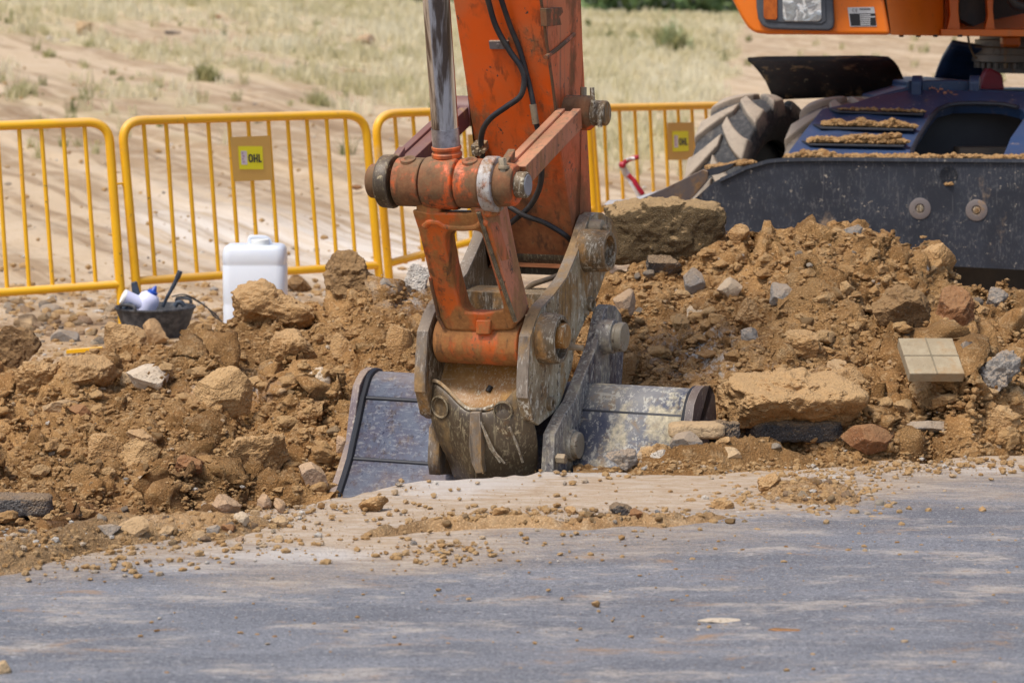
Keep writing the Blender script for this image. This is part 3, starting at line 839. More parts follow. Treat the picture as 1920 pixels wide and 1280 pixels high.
fr = heap_shape([850, 950, 1040, 1100, 1140, 1250, 1370, 1450, 1530, 1620, 1700, 1770, 1840, 1920, 2100, 2400],
                [820, 720, 590, 515, 478, 466, 432, 424, 420, 434, 470, 506, 538, 562, 630, 760], 11.25, (9.45, 9.5), [(-0.4, -0.5), (0.15, -0.35), (0.6, -0.08), (0.95, 0.0), (3, 0.02)], -0.45, 3.2)
HL = Heap(-3.1, 0.75, 7.75, 12.3, D, fl)
HR = Heap(-0.45, 3.2, 8.95, 12.5, D, fr)
# on the left the floor of the cut comes forward under the road's broken edge
e = edge_y(HL.X)
HL.H = np.where(HL.Y < e + 0.03, np.minimum(HL.H, -0.13), HL.H)
HL.H = np.where((HL.Y < e + 0.35), np.minimum(HL.H, np.interp(HL.Y - e, [-0.2, 0.03, 0.35], [-0.16, -0.12, 0.0]) ), HL.H)
HR.H = np.where(HR.Y < edge_y(HR.X) + 0.02, np.minimum(HR.H, -0.12), HR.H)
finish(HL, 11, 110, 700, 2600)
finish(HR, 12, 100, 650, 2400)
# room for the bucket: nothing of the heaps inside it
def _all(X, Y):
    z = np.where(Y < edge_y(X), 0.002, ground_z(X, Y))
    return np.maximum(np.maximum(HL.sample(X, Y), HR.sample(X, Y)), z)
ALL = Heap(-4.4, 4.4, 5.4, 16.3, 0.016, _all)
def surface(x, y):
    """highest of road, ground and heaps"""
    x, y = np.asarray(x, float), np.asarray(y, float)
    if y.size and y.flat[0] > 16.1:
        return field_z(x, y)
    return ALL.sample(x, y)
def hit(u, v, y0=5.6, y1=17.0, step=0.012):
    """where the view line of pixels (u, v) meets the ground or a heap"""
    u, v = np.atleast_1d(np.asarray(u, float)), np.atleast_1d(np.asarray(v, float))
    x, y, z = ray(u, v)
    sx, sz = x / y, z / y
    res = np.full(len(u), y1)
    live = np.ones(len(u), bool)
    Y = y0
    while Y < y1 and live.any():
        k = np.where(live)[0]
        below = CAMZ + sz[k] * Y < surface(sx[k] * Y, np.full(len(k), Y))
        res[k[below]] = Y
        live[k[below]] = False
        Y += step
    return np.stack([sx * res, res, CAMZ + sz * res], 1)
for h, label in ((HL, 'long brown heap of dug earth left of the bucket, before the yellow barriers'), (HR, 'brown heap of dug earth right of the bucket, before the dark blade')):
    e = edge_y(h.X)
    stain = np.zeros_like(h.X)
    low_dark = np.zeros_like(h.X)
    U, V = proj(h.X, h.Y, h.H)
    for u, v, a, b, k in ((1300, 655, 70, 38, 1.0), (1340, 640, 35, 25, 0.8), (770, 535, 50, 40, 0.8), (460, 720, 60, 22, 0.7), (1420, 690, 90, 10, 0.7), (380, 720, 25, 14, 0.6), (230, 985, 70, 12, 0.8)):
        stain += k * np.exp(-((U - u) / a) ** 2 - ((V - v) / b) ** 2)
    low_dark = np.clip(smooth(905, 965, V) * (U < 500) + 0.8 * np.exp(-((U - 350) / 60) ** 2 - ((V - 880) / 40) ** 2), 0, 1)  # darker at the low left of the cut and at one hollow
    o = np_mesh('earth_heap', np.stack([h.VX.ravel(), h.VY.ravel(), h.VZ.ravel()], 1), grid_faces(*h.X.shape), M['soil'],
                attr={'stain': np.clip(stain, 0, 1).ravel(), 'low_dark': low_dark.ravel()}, smooth_=True)
    tag(o, label, 'earth heap', 'heaps of dug earth')

# earth spilled on the road: thin banks
def spill(us, vs, hs, w, label, seed, cut=True):
    x_, y_ = G(np.array(us, float), np.array(vs, float), 0.02)
    x0, x1 = x_.min() - 0.1, x_.max() + 0.1
    b = Heap(x0, x1, y_.min() - 0.7, y_.max() + 0.5, 0.009, lambda X, Y: X * 0)
    yc = np.interp(b.X, x_, y_) + 0.08 * fbm(b.X * 2.5, seed, 0, 3)
    hh = np.interp(b.X, x_, hs) * (1 - smooth(x1 - 0.25, x1 - 0.03, b.X)) * smooth(x0 + 0.03, x0 + 0.25, b.X)
    d = (b.Y - yc) / w
    k = np.exp(-d * d) + 0.25 * fbm(b.X * 5, b.Y * 5, seed, 4) * np.exp(-d * d * 0.5)
    b.H = -0.022 + (hh + 0.022) * np.clip(k, 0, 1.3) * (1 - smooth(x1 - 0.25, x1 - 0.03, b.X)) * smooth(x0 + 0.03, x0 + 0.25, b.X)
    rng = np.random.RandomState(seed)
    for _ in range(420):
        cx, cy = rng.uniform(x0, x1), rng.normal(0, w * 0.7)
        cy += float(np.interp(cx, x_, y_))
        r = 0.012 + 0.035 * rng.rand() ** 2.5
        b.stamp(cx, cy, r, r * 0.38, rng, 0.6)
    m = smooth(-0.01, 0.01, b.H)
    b.H = b.H + (np.minimum(b.dm, 0.022) + 0.004 * fbm(b.X * 40, b.Y * 40, 2.0, 3)) * m
    if cut:
        b.H = np.where(b.Y > edge_y(b.X) - 0.01, -0.2, b.H)
    o = np_mesh('earth_bank', np.stack([b.X.ravel(), b.Y.ravel(), b.H.ravel()], 1), grid_faces(*b.X.shape), M['dusty soil' if cut else 'soil'])
    tag(o, label, 'spilled earth', 'earth spilled on the road')
    return b
BK1 = spill([-120, 60, 200, 330, 450, 540], [1040, 1030, 1003, 985, 970, 962], [0.035, 0.035, 0.04, 0.03, 0.025, 0.0], 0.17, 'low bank of spilled earth on the road edge left of the bucket', 3)
BK2 = spill([1390, 1450, 1530, 1600, 1660], [925, 918, 920, 926, 930], [0.0, 0.02, 0.032, 0.02, 0.0], 0.15, 'small mound of gravelly earth on the road at the right', 4)
BK4 = spill([1130, 1200, 1290, 1370, 1450, 1560], [866, 868, 866, 858, 858, 862], [0.0, 0.03, 0.06, 0.085, 0.05, 0.01], 0.09, 'bank of earth and rubble against the right end of the bucket', 6, False)
BK3 = spill([640, 800, 930, 1100, 1280, 1400], [985, 975, 968, 972, 958, 945], [0.0, 0.004, 0.008, 0.004, 0.008, 0.0], 0.06, 'thin line of spilled earth across the road before the bucket', 5)
ALL.H = np.maximum(ALL.H, np.maximum(np.maximum(BK1.sample(ALL.X, ALL.Y), BK2.sample(ALL.X, ALL.Y)), np.maximum(BK3.sample(ALL.X, ALL.Y), BK4.sample(ALL.X, ALL.Y))))
# ------------------------------------------------------------------ stones
_ico = {}
def ico(sub):
    if sub not in _ico:
        bm = bmesh.new()
        bmesh.ops.create_icosphere(bm, subdivisions=sub, radius=1)
        v = np.array([p.co[:] for p in bm.verts])
        f = np.array([[q.index for q in p.verts] for p in bm.faces])
        bm.free()
        _ico[sub] = (v, f)
    return _ico[sub]
def rock(seed, sub, cuts=9, rough=0.10, lo=0.5, hi=0.85):
    """unit boulder: a ball cut by planes, then worn by noise"""
    rng = np.random.RandomState(seed)
    v, f = ico(sub)
    v = v.copy()
    for _ in range(cuts):
        n = rng.randn(3)
        n /= np.linalg.norm(n)
        d = lo + (hi - lo) * rng.rand()
        t = np.maximum(v @ n - d, 0)
        v = v - t[:, None] * n * 0.97
    o = rng.rand(3) * 60
    if rough > 0:
        n = fbm(v[:, 0] * 1.7 + o[0], v[:, 1] * 1.7 + o[1], v[:, 2] * 1.7 + o[2], 4 if sub > 3 else 2)
        n = n + 0.45 * np.abs(fbm(v[:, 0] * 4.5 + o[1], v[:, 1] * 4.5 + o[2], v[:, 2] * 4.5 + o[0], 3 if sub > 3 else 1))
        v = v * (1 + rough * n)[:, None]
    m, M_ = v.min(0), v.max(0)
    return (v - (m + M_) / 2) / ((M_ - m) / 2), f
def rot(a, b, c):
    return np.array(Matrix.Rotation(a, 3, 'X') @ Matrix.Rotation(b, 3, 'Y') @ Matrix.Rotation(c, 3, 'Z'))
ROCK_N = [100]
def place_rock(name, u, v, w, h, mat, label, cat, group=None, sq=0, cuts=9, rough=0.12, tilt=(0, 0, 0), deep=0.8, sub=None, lift=0.0, Y=None, seed=None, sink=0.18, lo=0.5):
    """a stone of w x h pixels whose middle shows at pixel (u, v)"""
    ROCK_N[0] += 1
    sd_ = seed or ROCK_N[0]
    if Y is None:
        p = hit(u, v + h * 0.32)[0]
        Y0 = p[1]
    else:
        Y0 = Y
    s = (Y0 * CP) / FPX
    W2, H2 = w * s / 2, h * s / 2
    if sub is None:
        sub = 6 if w > 56 else 5 if w > 26 else 4 if w > 16 else 3
    vv, f = rock(sd_, sub, cuts + 4, rough * 0.35, lo - 0.05)
    if sq:
        vv, f = ico(sub)
        vv = vv / ((np.abs(vv) ** sq).sum(1) ** (1 / sq))[:, None]
    vv = vv @ rot(*tilt).T
    vv = vv / np.abs(vv).max(0)
    dd = (W2 + H2) / 2 * deep
    vv = vv * np.array([W2, dd, H2 * 1.04])
    # wear at true scale: lumps, then grain
    r0 = np.linalg.norm(vv, axis=1)[:, None]
    k = 1.6 / max(W2, H2)
    q = vv * k + sd_ * 1.7
    n_ = fbm(q[:, 0], q[:, 1], q[:, 2], 5, 0.6) - 0.7 * np.abs(fbm(q[:, 0] * 2 + 9, q[:, 1] * 2, q[:, 2] * 2, 4, 0.6))
    vv = vv + vv / r0 * (n_ * rough * 0.62 * min(W2, H2))[:, None]
    c = P(u, v, Y0 + dd * (0.62 if Y is None else 0.45) + lift)
    o = np_mesh(name, vv + np.array(c), f, M[mat], ref=(c.x, c.y, c.z - H2))
    o.data.set_sharp_from_angle(angle=R(50))
    tag(o, label, cat, group)
    return o

# ================================================================== the excavator
TH = R(22)
O = P(905, 640, 9.3)
AX = Vector((math.cos(TH), -math.sin(TH), 0))       # along the arm's pins
FW = Vector((-math.sin(TH), -math.cos(TH), 0))      # away from the machine
UZ = Vector((0, 0, 1))
EYE = Vector((0, 0, CAMZ))
def L(a, f, z): return O + AX * a + FW * f + UZ * z
def _cut(u, v, nrm, d):
    x, y, z = ray(u, v)
    r = Vector((float(x), float(y), float(z)))
    t = (d - (EYE - O).dot(nrm)) / r.dot(nrm)
    return EYE + r * t
def onA(u, v, a): return _cut(u, v, AX, a)
def onF(u, v, f): return _cut(u, v, FW, f)
def loc(p):
    q = Vector(p) - O
    return q.dot(AX), q.dot(FW), q.z
def shift(pts, da): return [Vector(p) + AX * da for p in pts]
XO = P(1900, 640, 14.4); XO.z = 0
EX = empty('excavator', (XO.x, XO.y, 0), 'orange wheeled excavator digging with its blue bucket in the road', 'excavator')

# ---- stick
fl_ = [(848, -8), (858, 60), (872, 150), (889, 270), (902, 350), (915, 430), (926, 498)]
front = [onA(u, v, -0.165) for u, v in fl_]
fz = [loc(p)[1:] for p in front]
d0 = (Vector(fz[0]) - Vector(fz[3])).normalized()
fz = [tuple(Vector(fz[0]) + d0 * 0.9)] + fz
back = [loc(onA(u, v, 0.165))[1:] for u, v in [(1078, 505), (1095, 470), (1110, 400), (1104, 280), (1094, 100), (1090, -8)]]
db = (Vector(back[-1]) - Vector(back[-2])).normalized()
back = back + [tuple(Vector(back[-1]) + db * 0.9)]
out = fz + back
st = MB().prism([L(0.165, f, z) for f, z in out], AX * -0.33).build('stick', M['orange'], EX, bevel=0.008)
def stick_f(z):
    a = sorted(fz, key=lambda q: q[1])
    return float(np.interp(z, [q[1] for q in a], [q[0] for q in a]))
def on_stick(u, v, d=0.0):
    """a point d in front of the stick's front face"""
    f = -0.3
    for _ in range(12):
        p = onF(u, v, f + d)
        f = stick_f(loc(p)[2])
    return onF(u, v, f + d)
sl = (Vector(fz[0]) - Vector(fz[4])).normalized()
SUP = (FW * sl[0] + UZ * sl[1]).normalized()          # up the stick's face
SN = AX.cross(SUP) * 1.0
if SN.dot(FW) < 0: SN = -SN
def slab_on_stick(c, w, h, t=0.012):
    c = on_stick(*c)
    a = [c - AX * w / 2 + SUP * h / 2, c + AX * w / 2 + SUP * h / 2, c + AX * w / 2 - SUP * h / 2, c - AX * w / 2 - SUP * h / 2]
    return [p + SN * t for p in a], SN * -(t + 0.01)
m = MB(); m.prism(*slab_on_stick((937, 83), 0.072, 0.030, 0.012))
m.lathe(on_stick(936, 83, 0.0), SN, [(0.005, 0.007), (0.0135, 0.007)], 14)
m.build('mounting_plate', M['wedge'], st, bevel=0.002)
m = MB(); m.prism([onA(u, v, 0.165) for u, v in [(1012, 16), (1042, 14), (1044, 24), (1037, 32), (1041, 47), (1014, 50)]], AX * 0.025)
m.build('bracket', M['orange worn'], st, bevel=0.002)
m = MB(); m.tube([onA(u, v, 0.168) for u, v in [(1023, 108), (1045, 92), (1076, 65)]], 0.008, 8)
m.build('weld_seam', M['orange worn'], st)
m = MB(); m.tube([L(0.166, f, z) for f, z in fz[:5]], 0.0055, 6)
m.build('weld_seam', M['orange worn'], st)
m = MB(); m.prism(*slab_on_stick((904, 271), 0.048, 0.034, 0.05)); m.prism(*slab_on_stick((904, 276), 0.034, 0.02, 0.062))
m.build('hose_clamp', M['coupler'], st, bevel=0.004)
m = MB()
for q in ((897, 279), (910, 280)):
    MB().lathe(on_stick(*q, 0.048), SN, [(0, 0.008), (0.022, 0.008)], 6).build('bolt', M['bolt'], st)
# stick nose with the boss of the coupler's rear pin
pr = onA(1117, 474, 0.215)
_, prf, prz = loc(pr)
m = MB()
zz = prz
m.lathe(L(-0.16, prf, prz), AX, [(0, 0.07), (0.32, 0.07)], 40)
a, b = loc(onA(1010, 470, 0.1))[1:]
m.prism([L(0.12, f, z) for f, z in [(fz[-1][0] - 0.06, fz[-1][1] + 0.06), (prf + 0.05, prz + 0.02), (prf + 0.04, prz - 0.085), (prf - 0.09, prz + 0.05), (back[1][0] - 0.02, back[1][1] + 0.1)]], AX * -0.24)
m.build('stick_nose', M['coupler dark'], EX, bevel=0.004)

# ---- cylinder rod and barrel of the upper pin
c0 = onA(838, 343, -0.02)
_, bf, bz = loc(c0)
r1, r2 = onA(836, 262, -0.02), onA(818, 0, -0.02)
rd = (r2 - r1).normalized()
rb = r1 - rd * 0.0
rod = MB().tube([r1 - rd * 0.03, r1 + rd * 1.5], 0.0455, 48).build('cylinder_rod', M['chrome'], EX)
MB().lathe(r1 - rd * 0.035, rd, [(0, 0.047), (0.075, 0.047)], 40).build('rod_sleeve', M['chrome dull'], rod)
m = MB()
m.lathe(r1 - rd * 0.12, rd, [(0, 0.068), (0.045, 0.056), (0.06, 0.048), (0.062, 0.052), (0.075, 0.052), (0.078, 0.047), (0.085, 0.047), (0.088, 0.051), (0.098, 0.051), (0.1, 0.046)], 40)
m.build('rod_neck', M['orange'], rod, bevel=0.002)
def bar(prof, seg=48):
    return MB().lathe(L(0, bf, bz), AX, prof, seg)
eye = bar([(-0.092, 0.080), (-0.090, 0.086), (-0.07, 0.090), (-0.02, 0.091), (0.02, 0.090), (0.026, 0.087), (0.030, 0.080)]).build('rod_eye', M['orange worn'], EX, bevel=0.002)
left_boss = bar([(-0.195, 0.078), (-0.193, 0.083), (-0.10, 0.083), (-0.097, 0.079)]).build('link_boss', M['orange worn'], EX, bevel=0.003)
right_boss = bar([(0.033, 0.079), (0.036, 0.084), (0.118, 0.084), (0.122, 0.08)]).build('link_boss', M['orange worn'], EX, bevel=0.003)
bar([(-0.26, 0.082), (-0.254, 0.090), (-0.215, 0.092), (-0.207, 0.088)]).build('collar', M['coupler dark'], EX, bevel=0.004)
bar([(-0.305, 0.048), (-0.298, 0.058), (-0.255, 0.060)]).build('pin_cap', M['orange worn'], EX, bevel=0.003)
bar([(0.124, 0.088), (0.128, 0.094), (0.168, 0.094), (0.172, 0.090)]).build('link_flange', M['white worn'], EX, bevel=0.003)
bar([(0.17, 0.076), (0.20, 0.074), (0.228, 0.070), (0.236, 0.064)]).build('link_boss', M['orange worn'], EX, bevel=0.003)
bar([(0.23, 0.044), (0.268, 0.044), (0.274, 0.040)]).build('pin_end', M['coupler'], EX, bevel=0.002)
bar([(0.268, 0.036), (0.2765, 0.035)]).build('pin_face', M['steel cap'], EX, bevel=0.002)
for a in (-0.148, 0.078):
    q = (UZ * 0.92 + FW * 0.40).normalized()
    m = MB()
    m.lathe(L(a, bf, bz) + q * 0.074, q, [(0, 0.030), (0.014, 0.026), (0.016, 0.014), (0.010, 0.008)], 24)
    m.build('grease_boss', M['orange worn'], left_boss if a < 0 else right_boss)
bc = L(0.205, bf + 0.045, bz + 0.075)
MB().lathe(bc - UZ * 0.035, UZ * 0.95 + AX * -0.1, [(0, 0.0145), (0.048, 0.0145), (0.052, 0.012)], 6).lathe(bc - UZ * 0.02, UZ, [(0, 0.019), (0.01, 0.019)], 20).build('bolt', M['bolt'], EX, bevel=0.0015)

# ---- side links from the upper pin back to the stick
lk = [(985, 312), (1038, 257), (1090, 203), (1104, 190), (1122, 186), (1128, 212), (1118, 238), (1092, 241), (1040, 296), (995, 345)]
lfz = [loc(onA(u, v, 0.255))[1:] for u, v in lk]
def side_link(a, mat, name):
    m = MB().prism([L(a, f, z) for f, z in lfz[:3] + lfz[7:]], AX * -0.032)
    i = lambda k, dz=0: (lfz[k][0], lfz[k][1] + dz)
    m.prism([L(a - 0.028, f, z) for f, z in (i(0, -0.010), i(2, -0.010), i(7), i(9))], AX * -0.034)
    m.prism([L(a - 0.060, f, z) for f, z in lfz[:3] + lfz[7:]], AX * -0.030)
    return m.build(name, M[mat], EX, bevel=0.004)
near_link = side_link(0.255, 'faded', 'side_link')
side_link(-0.175, 'purple', 'side_link')
# strap from each link to the flange on the upper pin
pc = loc(onA(1108, 212, 0.255))
for a0, a1, mat in ((0.168, 0.215, 'faded'), (-0.21, -0.255, 'purple')):
    f0, z0 = lfz[0]
    m = MB().prism([L(a0, f, z) for f, z in [(f0 - 0.06, z0 + 0.055), (f0 - 0.05, z0 - 0.05), (bf - 0.02, bz - 0.07), (bf - 0.0, bz + 0.07)]], AX * (a1 - a0) * 0.6)
    m.build('link_strap', M['orange worn' if a0 > 0 else mat], EX, bevel=0.004)
b0 = L(0, pc[1], pc[2])
MB().lathe(b0 + AX * 0.16, AX, [(0, 0.062), (0.09, 0.062), (0.098, 0.056), (0.105, 0.050)], 40).build('link_boss', M['orange worn'], near_link, bevel=0.003)
MB().lathe(b0 + AX * 0.262, AX, [(0, 0.045), (0.050, 0.045), (0.056, 0.041)], 36).build('pin_end', M['coupler'], near_link, bevel=0.003)
MB().lathe(b0 - AX * 0.27, AX, [(0, 0.055), (0.10, 0.055)], 36).build('link_boss', M['purple'], EX, bevel=0.003)
q = onA(1094, 182, 0.21)
MB().lathe(q - UZ * 0.01, UZ, [(0, 0.015), (0.012, 0.015), (0.012, 0.012), (0.045, 0.012)], 6).build('bolt', M['bolt'], near_link, bevel=0.001)
q = onA(1112, 190, 0.285)
MB().tube([q - UZ * 0.02, q + UZ * 0.048 - AX * 0.004], 0.0085, 12).build('lock_pin', M['coupler'], near_link, bevel=0.001)
q = onA(1123, 226, 0.30)
MB().tube([q + UZ * 0.02, q - UZ * 0.024 + AX * 0.004], 0.0085, 12).build('lock_pin', M['coupler'], near_link, bevel=0.001)

# ---- hoses on the stick
def hose(name, pts, r, mat, par=EX):
    return MB().tube(catmull(pts, 7), r, 12).build(name, M[mat], par)
hose('hydraulic_hose', [on_stick(u, v, d) for u, v, d in [(900, -60, .05), (915, 0, .04), (930, 50, .03), (955, 95, .03), (976, 125, .035), (983, 150, .045), (976, 180, .06), (950, 200, .065), (920, 222, .06), (905, 245, .055), (902, 270, .045), (906, 300, .03), (912, 330, .015)]], 0.0105, 'hose')
hb = hose('hydraulic_hose', [on_stick(u, v, d) for u, v, d in [(922, -60, .05), (940, 0, .035), (957, 50, .018), (975, 95, .014), (990, 150, .025), (999, 190, .045), (1004, 225, .06)]], 0.0098, 'hose')
p1, p2 = on_stick(999, 196, .05), on_stick(1005, 232, .063)
MB().tube([p1, p2], 0.0125, 14).build('hose_fitting', M['bolt'], hb)
hose('hydraulic_hose', [on_stick(u, v, d) for u, v, d in [(1005, 228, .062), (1014, 270, .06), (1016, 310, .055), (1012, 350, .05), (995, 385, .045), (970, 408, .04), (945, 428, .03), (930, 445, .0)]], 0.0105, 'hose')
hose('hydraulic_hose', [on_stick(u, v, d) for u, v, d in [(940, 378, .05), (962, 392, .06), (985, 405, .058), (1015, 415, .03), (1040, 428, .02), (1062, 443, .01), (1078, 460, -.04)]], 0.0098, 'hose')
hose('hydraulic_hose', [onF(u, v, -0.30) for u, v in [(978, 560), (984, 547), (998, 534), (1020, 526), (1045, 517), (1060, 508)]], 0.0098, 'hose dusty')

# ---- cast link between the upper pin and the coupler (a frame with a window)
def ring_prism(outer, inner, vec):
    n = len(outer)
    vec = Vector(vec)
    m = MB()
    v = [Vector(p) for p in outer] + [Vector(p) for p in inner]
    v += [p + vec for p in v]
    f = []
    for i in range(n):
        j = (i + 1) % n
        f.append((i, j, n + j, n + i))
        f.append((2 * n + j, 2 * n + i, 3 * n + i, 3 * n + j))
        f.append((i, 2 * n + i, 2 * n + j, j))
        f.append((n + i, n + j, 3 * n + j, 3 * n + i))
    return m.add(v, f)
def link_f(v):     # the frame leans: top at the upper pin, foot at the lower pin
    return float(np.interp(v, [300, 343, 400, 610, 680], [bf + 0.06, bf + 0.06, bf + 0.04, 0.075, 0.07]))
def on_link(u, v, d=0.0): return onF(u, v, link_f(v) + d)
outer = [(770, 392), (800, 398), (870, 399), (905, 395), (922, 440), (946, 520), (968, 602), (960, 618), (900, 622), (840, 620), (826, 610), (812, 555), (797, 490), (784, 435)]
inner = [(833, 444), (838, 433), (868, 431), (897, 434), (912, 450), (927, 515), (941, 565), (943, 580), (905, 586), (873, 584), (863, 574), (852, 535), (842, 495), (836, 465)]
BK = FW * -1.0
m = ring_prism([on_link(*q) for q in outer], [on_link(*q) for q in inner], BK * 0.10)
# deep right cheek with its faded outer face
cheek = [(903, 393), (944, 393), (957, 450), (973, 525), (988, 592), (966, 606)]
ck_f = [loc(on_link(903, 393)), loc(on_link(930, 480)), loc(on_link(967, 606))]
frame = m.build('bucket_link', M['orange link'], EX, bevel=0.012, seg=3)
c1, c2, c3 = on_link(904, 392), on_link(935, 490), on_link(969, 606)
m = MB().prism([c1 + AX * 0.004, c2 + AX * 0.004, c3 + AX * 0.004, c3 + BK * 0.115 + UZ * 0.03 + AX * 0.004, c2 + BK * 0.165 + AX * 0.004, c1 + BK * 0.215 + AX * 0.004], AX * -0.035)
m.build('link_cheek', M['faded'], frame, bevel=0.005)
m = MB()
for (u0, v0), (u1, v1), (u2, v2) in (((897, 398), (930, 500), (966, 602)),):
    m.tube([on_link(u0, v0, 0.004), on_link(u1, v1, 0.004), on_link(u2, v2, 0.004)], 0.0075, 8)
m.build('weld_seam', M['coupler dark'], frame)
m = MB()
m.tube([on_link(820, 592, 0.004), on_link(833, 616, 0.002)], 0.006, 8)
m.tube([on_link(806, 520, 0.003), on_link(822, 592, 0.003)], 0.006, 8)
m.build('weld_seam', M['orange worn'], frame)
# ears that carry the bosses, and the recessed cross bar
m = MB()
for u0, u1 in ((776, 822), (878, 916)):
    MB().prism([on_link(u0, 355, -0.02), on_link(u1, 355, -0.02), on_link(u1 + 4, 408, 0.0), on_link(u0 + 4, 408, 0.0)], BK * 0.10).build('link_ear', M['orange link'], frame, bevel=0.012, seg=3)
m = MB().prism([on_link(812, 396, -0.035), on_link(888, 396, -0.035), on_link(888, 420, -0.03), on_link(812, 420, -0.03)], BK * 0.06)
m.build('cross_bar', M['coupler dark'], frame, bevel=0.008)
m = MB()
m.tube(catmull([on_link(u, v, -0.006) for u, v in [(796, 424), (806, 416), (822, 417), (835, 424), (868, 427), (893, 424), (905, 415), (913, 420)]], 5), 0.012, 10)
m.build('cast_rim', M['orange link'], frame)
lower_boss = MB().lathe(L(0, 0, 0), AX, [(-0.158, 0.074), (-0.155, 0.080), (0.157, 0.080), (0.160, 0.074)], 56).build('link_foot', M['orange link'], EX, bevel=0.004)
m = MB().prism([on_link(892, 600, 0.014), on_link(920, 600, 0.014), on_link(917, 627, 0.020), on_link(891, 627, 0.020)], BK * 0.06)
m.build('grease_lug', M['orange link'], lower_boss, bevel=0.005)
MB().lathe(on_link(905, 612, 0.0), FW, [(0, 0.0085), (0.0205, 0.0085)], 18).build('hole_shade_plug', M['dark'], lower_boss)  # dark plug paints the shade of a grease hole
# raised casting marks down the left leg
m = MB()
def mark(u, v, w, h): m.prism([on_link(u - w, v - h, 0.002), on_link(u + w, v - h, 0.002), on_link(u + w, v + h, 0.002), on_link(u - w, v + h, 0.002)], BK * 0.004)
for k, (u, v) in enumerate(((828, 483), (831, 492), (834, 503), (836, 513), (840, 523))):
    mark(u, v - 3, 4, 0.9)
    if k in (0, 2, 4): mark(u, v + 3, 4, 0.9)
    mark(u + (3.2 if k % 2 else -3.2), v, 0.9, 3.6)
m.build('casting_mark', M['orange link'], frame)

# ---- quick coupler: two side plates, a prow between them, pins
face = [(1117, 398), (1130, 399), (1148, 412), (1158, 440), (1160, 470), (1153, 500), (1136, 512), (1127, 540), (1116, 565), (1098, 600), (1080, 640), (1072, 692), (1055, 745), (1046, 768), (1025, 785), (1010, 797),
        (1000, 790), (991, 746), (991, 715), (993, 680), (996, 632), (1006, 600), (1015, 580), (1040, 553), (1064, 521), (1078, 488), (1090, 457), (1102, 418), (1108, 405)]
ffz = [loc(onA(u, v, 0.215))[1:] for u, v in face]
cp = MB().prism([L(0.215, f, z) for f, z in ffz], AX * -0.045).build('coupler_plate', M['coupler pale'], EX, bevel=0.004)
MB().prism([L(-0.168, f, z) for f, z in ffz], AX * -0.045).build('coupler_plate', M['coupler'], EX, bevel=0.004)
# worn front edges of the plates
edge_pts = ffz[17:]
def edge_strip(a):
    m = MB()
    rows = []
    for i, (f, z) in enumerate(edge_pts):
        p, n = edge_pts[max(i - 1, 0)], edge_pts[min(i + 1, len(edge_pts) - 1)]
        t = Vector((n[0] - p[0], n[1] - p[1])).normalized()
        nr = Vector((t.y, -t.x))
        if nr.x < 0: nr = -nr
        b = Vector((f, z))
        rows.append([L(a, *(b - nr * 0.004)), L(a, *(b + nr * 0.005)), L(a - 0.043, *(b + nr * 0.005)), L(a - 0.043, *(b - nr * 0.004))])
    return m.grid(rows, True)
edge_strip(0.214).build('plate_edge', M['plate edge'], cp, bevel=0.002)
edge_strip(-0.169).build('plate_edge', M['plate edge'], EX, bevel=0.002)
def boss(name, u, v, a0, a1, r, mat, par, hole=0.0):
    _, f, z = loc(onA(u, v, a1))
    c = L(0, f, z)
    pr_ = [(a0, r * 1.08), (a1 - 0.012, r), (a1, r * 0.95)]
    if hole:
        pr_ += [(a1, hole), (a1 - 0.03, hole * 0.96)]
    return MB().lathe(c, AX, pr_, 40).build(name, M[mat], par, bevel=0.002), c
boss('pin_boss', 1144, 471, 0.20, 0.305, 0.074, 'coupler', cp, 0.056)
bo, cc = boss('pin_boss', 1054, 636, 0.20, 0.285, 0.086, 'coupler', cp, 0.068)
# the cut pin inside the lower boss: half a disc and a nub
m = MB().lathe(cc + UZ * 0.012, AX, [(0.20, 0.044), (0.300, 0.044), (0.304, 0.040)], 36)
m.build('pin_end', M['bowl'], cp, bevel=0.002)
q = onA(1066, 650, 0.28)
MB().tube([q, q + AX * 0.055 + UZ * -0.002], [0.012, 0.010], 14).build('pin_nub', M['bolt'], cp, bevel=0.002)
for u, v in ((1120, 428), (1028, 606)):
    _, f, z = loc(onA(u, v, 0.24))
    MB().lathe(L(0, f, z), AX, [(0.21, 0.032), (0.262, 0.031), (0.264, 0.022)], 28).lathe(L(0, f, z), AX, [(0.258, 0.016), (0.280, 0.016), (0.282, 0.007), (0.270, 0.006)], 6).build('bolt', M['bolt'], cp, bevel=0.002)
for u, v, r in ((1112, 571, 0.026), (1037, 757, 0.024)):
    _, f, z = loc(onA(u, v, 0.23))
    MB().lathe(L(0, f, z), AX, [(0.205, r * 1.1), (0.232, r), (0.232, r * 0.6), (0.218, r * 0.55)], 24).build('small_boss', M['coupler'], cp, bevel=0.001)
_, f, z = loc(onA(1102, 587, 0.225))
MB().lathe(L(0, f, z), AX, [(0.21, 0.010), (0.228, 0.009)], 12).build('bolt', M['bolt'], cp)
# rear pin on the left plate and its outer cap
_, f6, z6 = loc(onA(1054, 636, 0.262))
MB().lathe(L(0, f6, z6), AX, [(-0.245, 0.055), (-0.205, 0.06)], 36).build('pin_boss', M['bucket lip'], EX, bevel=0.003)
MB().lathe(L(0, f6, z6), AX, [(-0.17, 0.085), (-0.159, 0.088)], 40).build('seal_ring', M['dark'], EX)
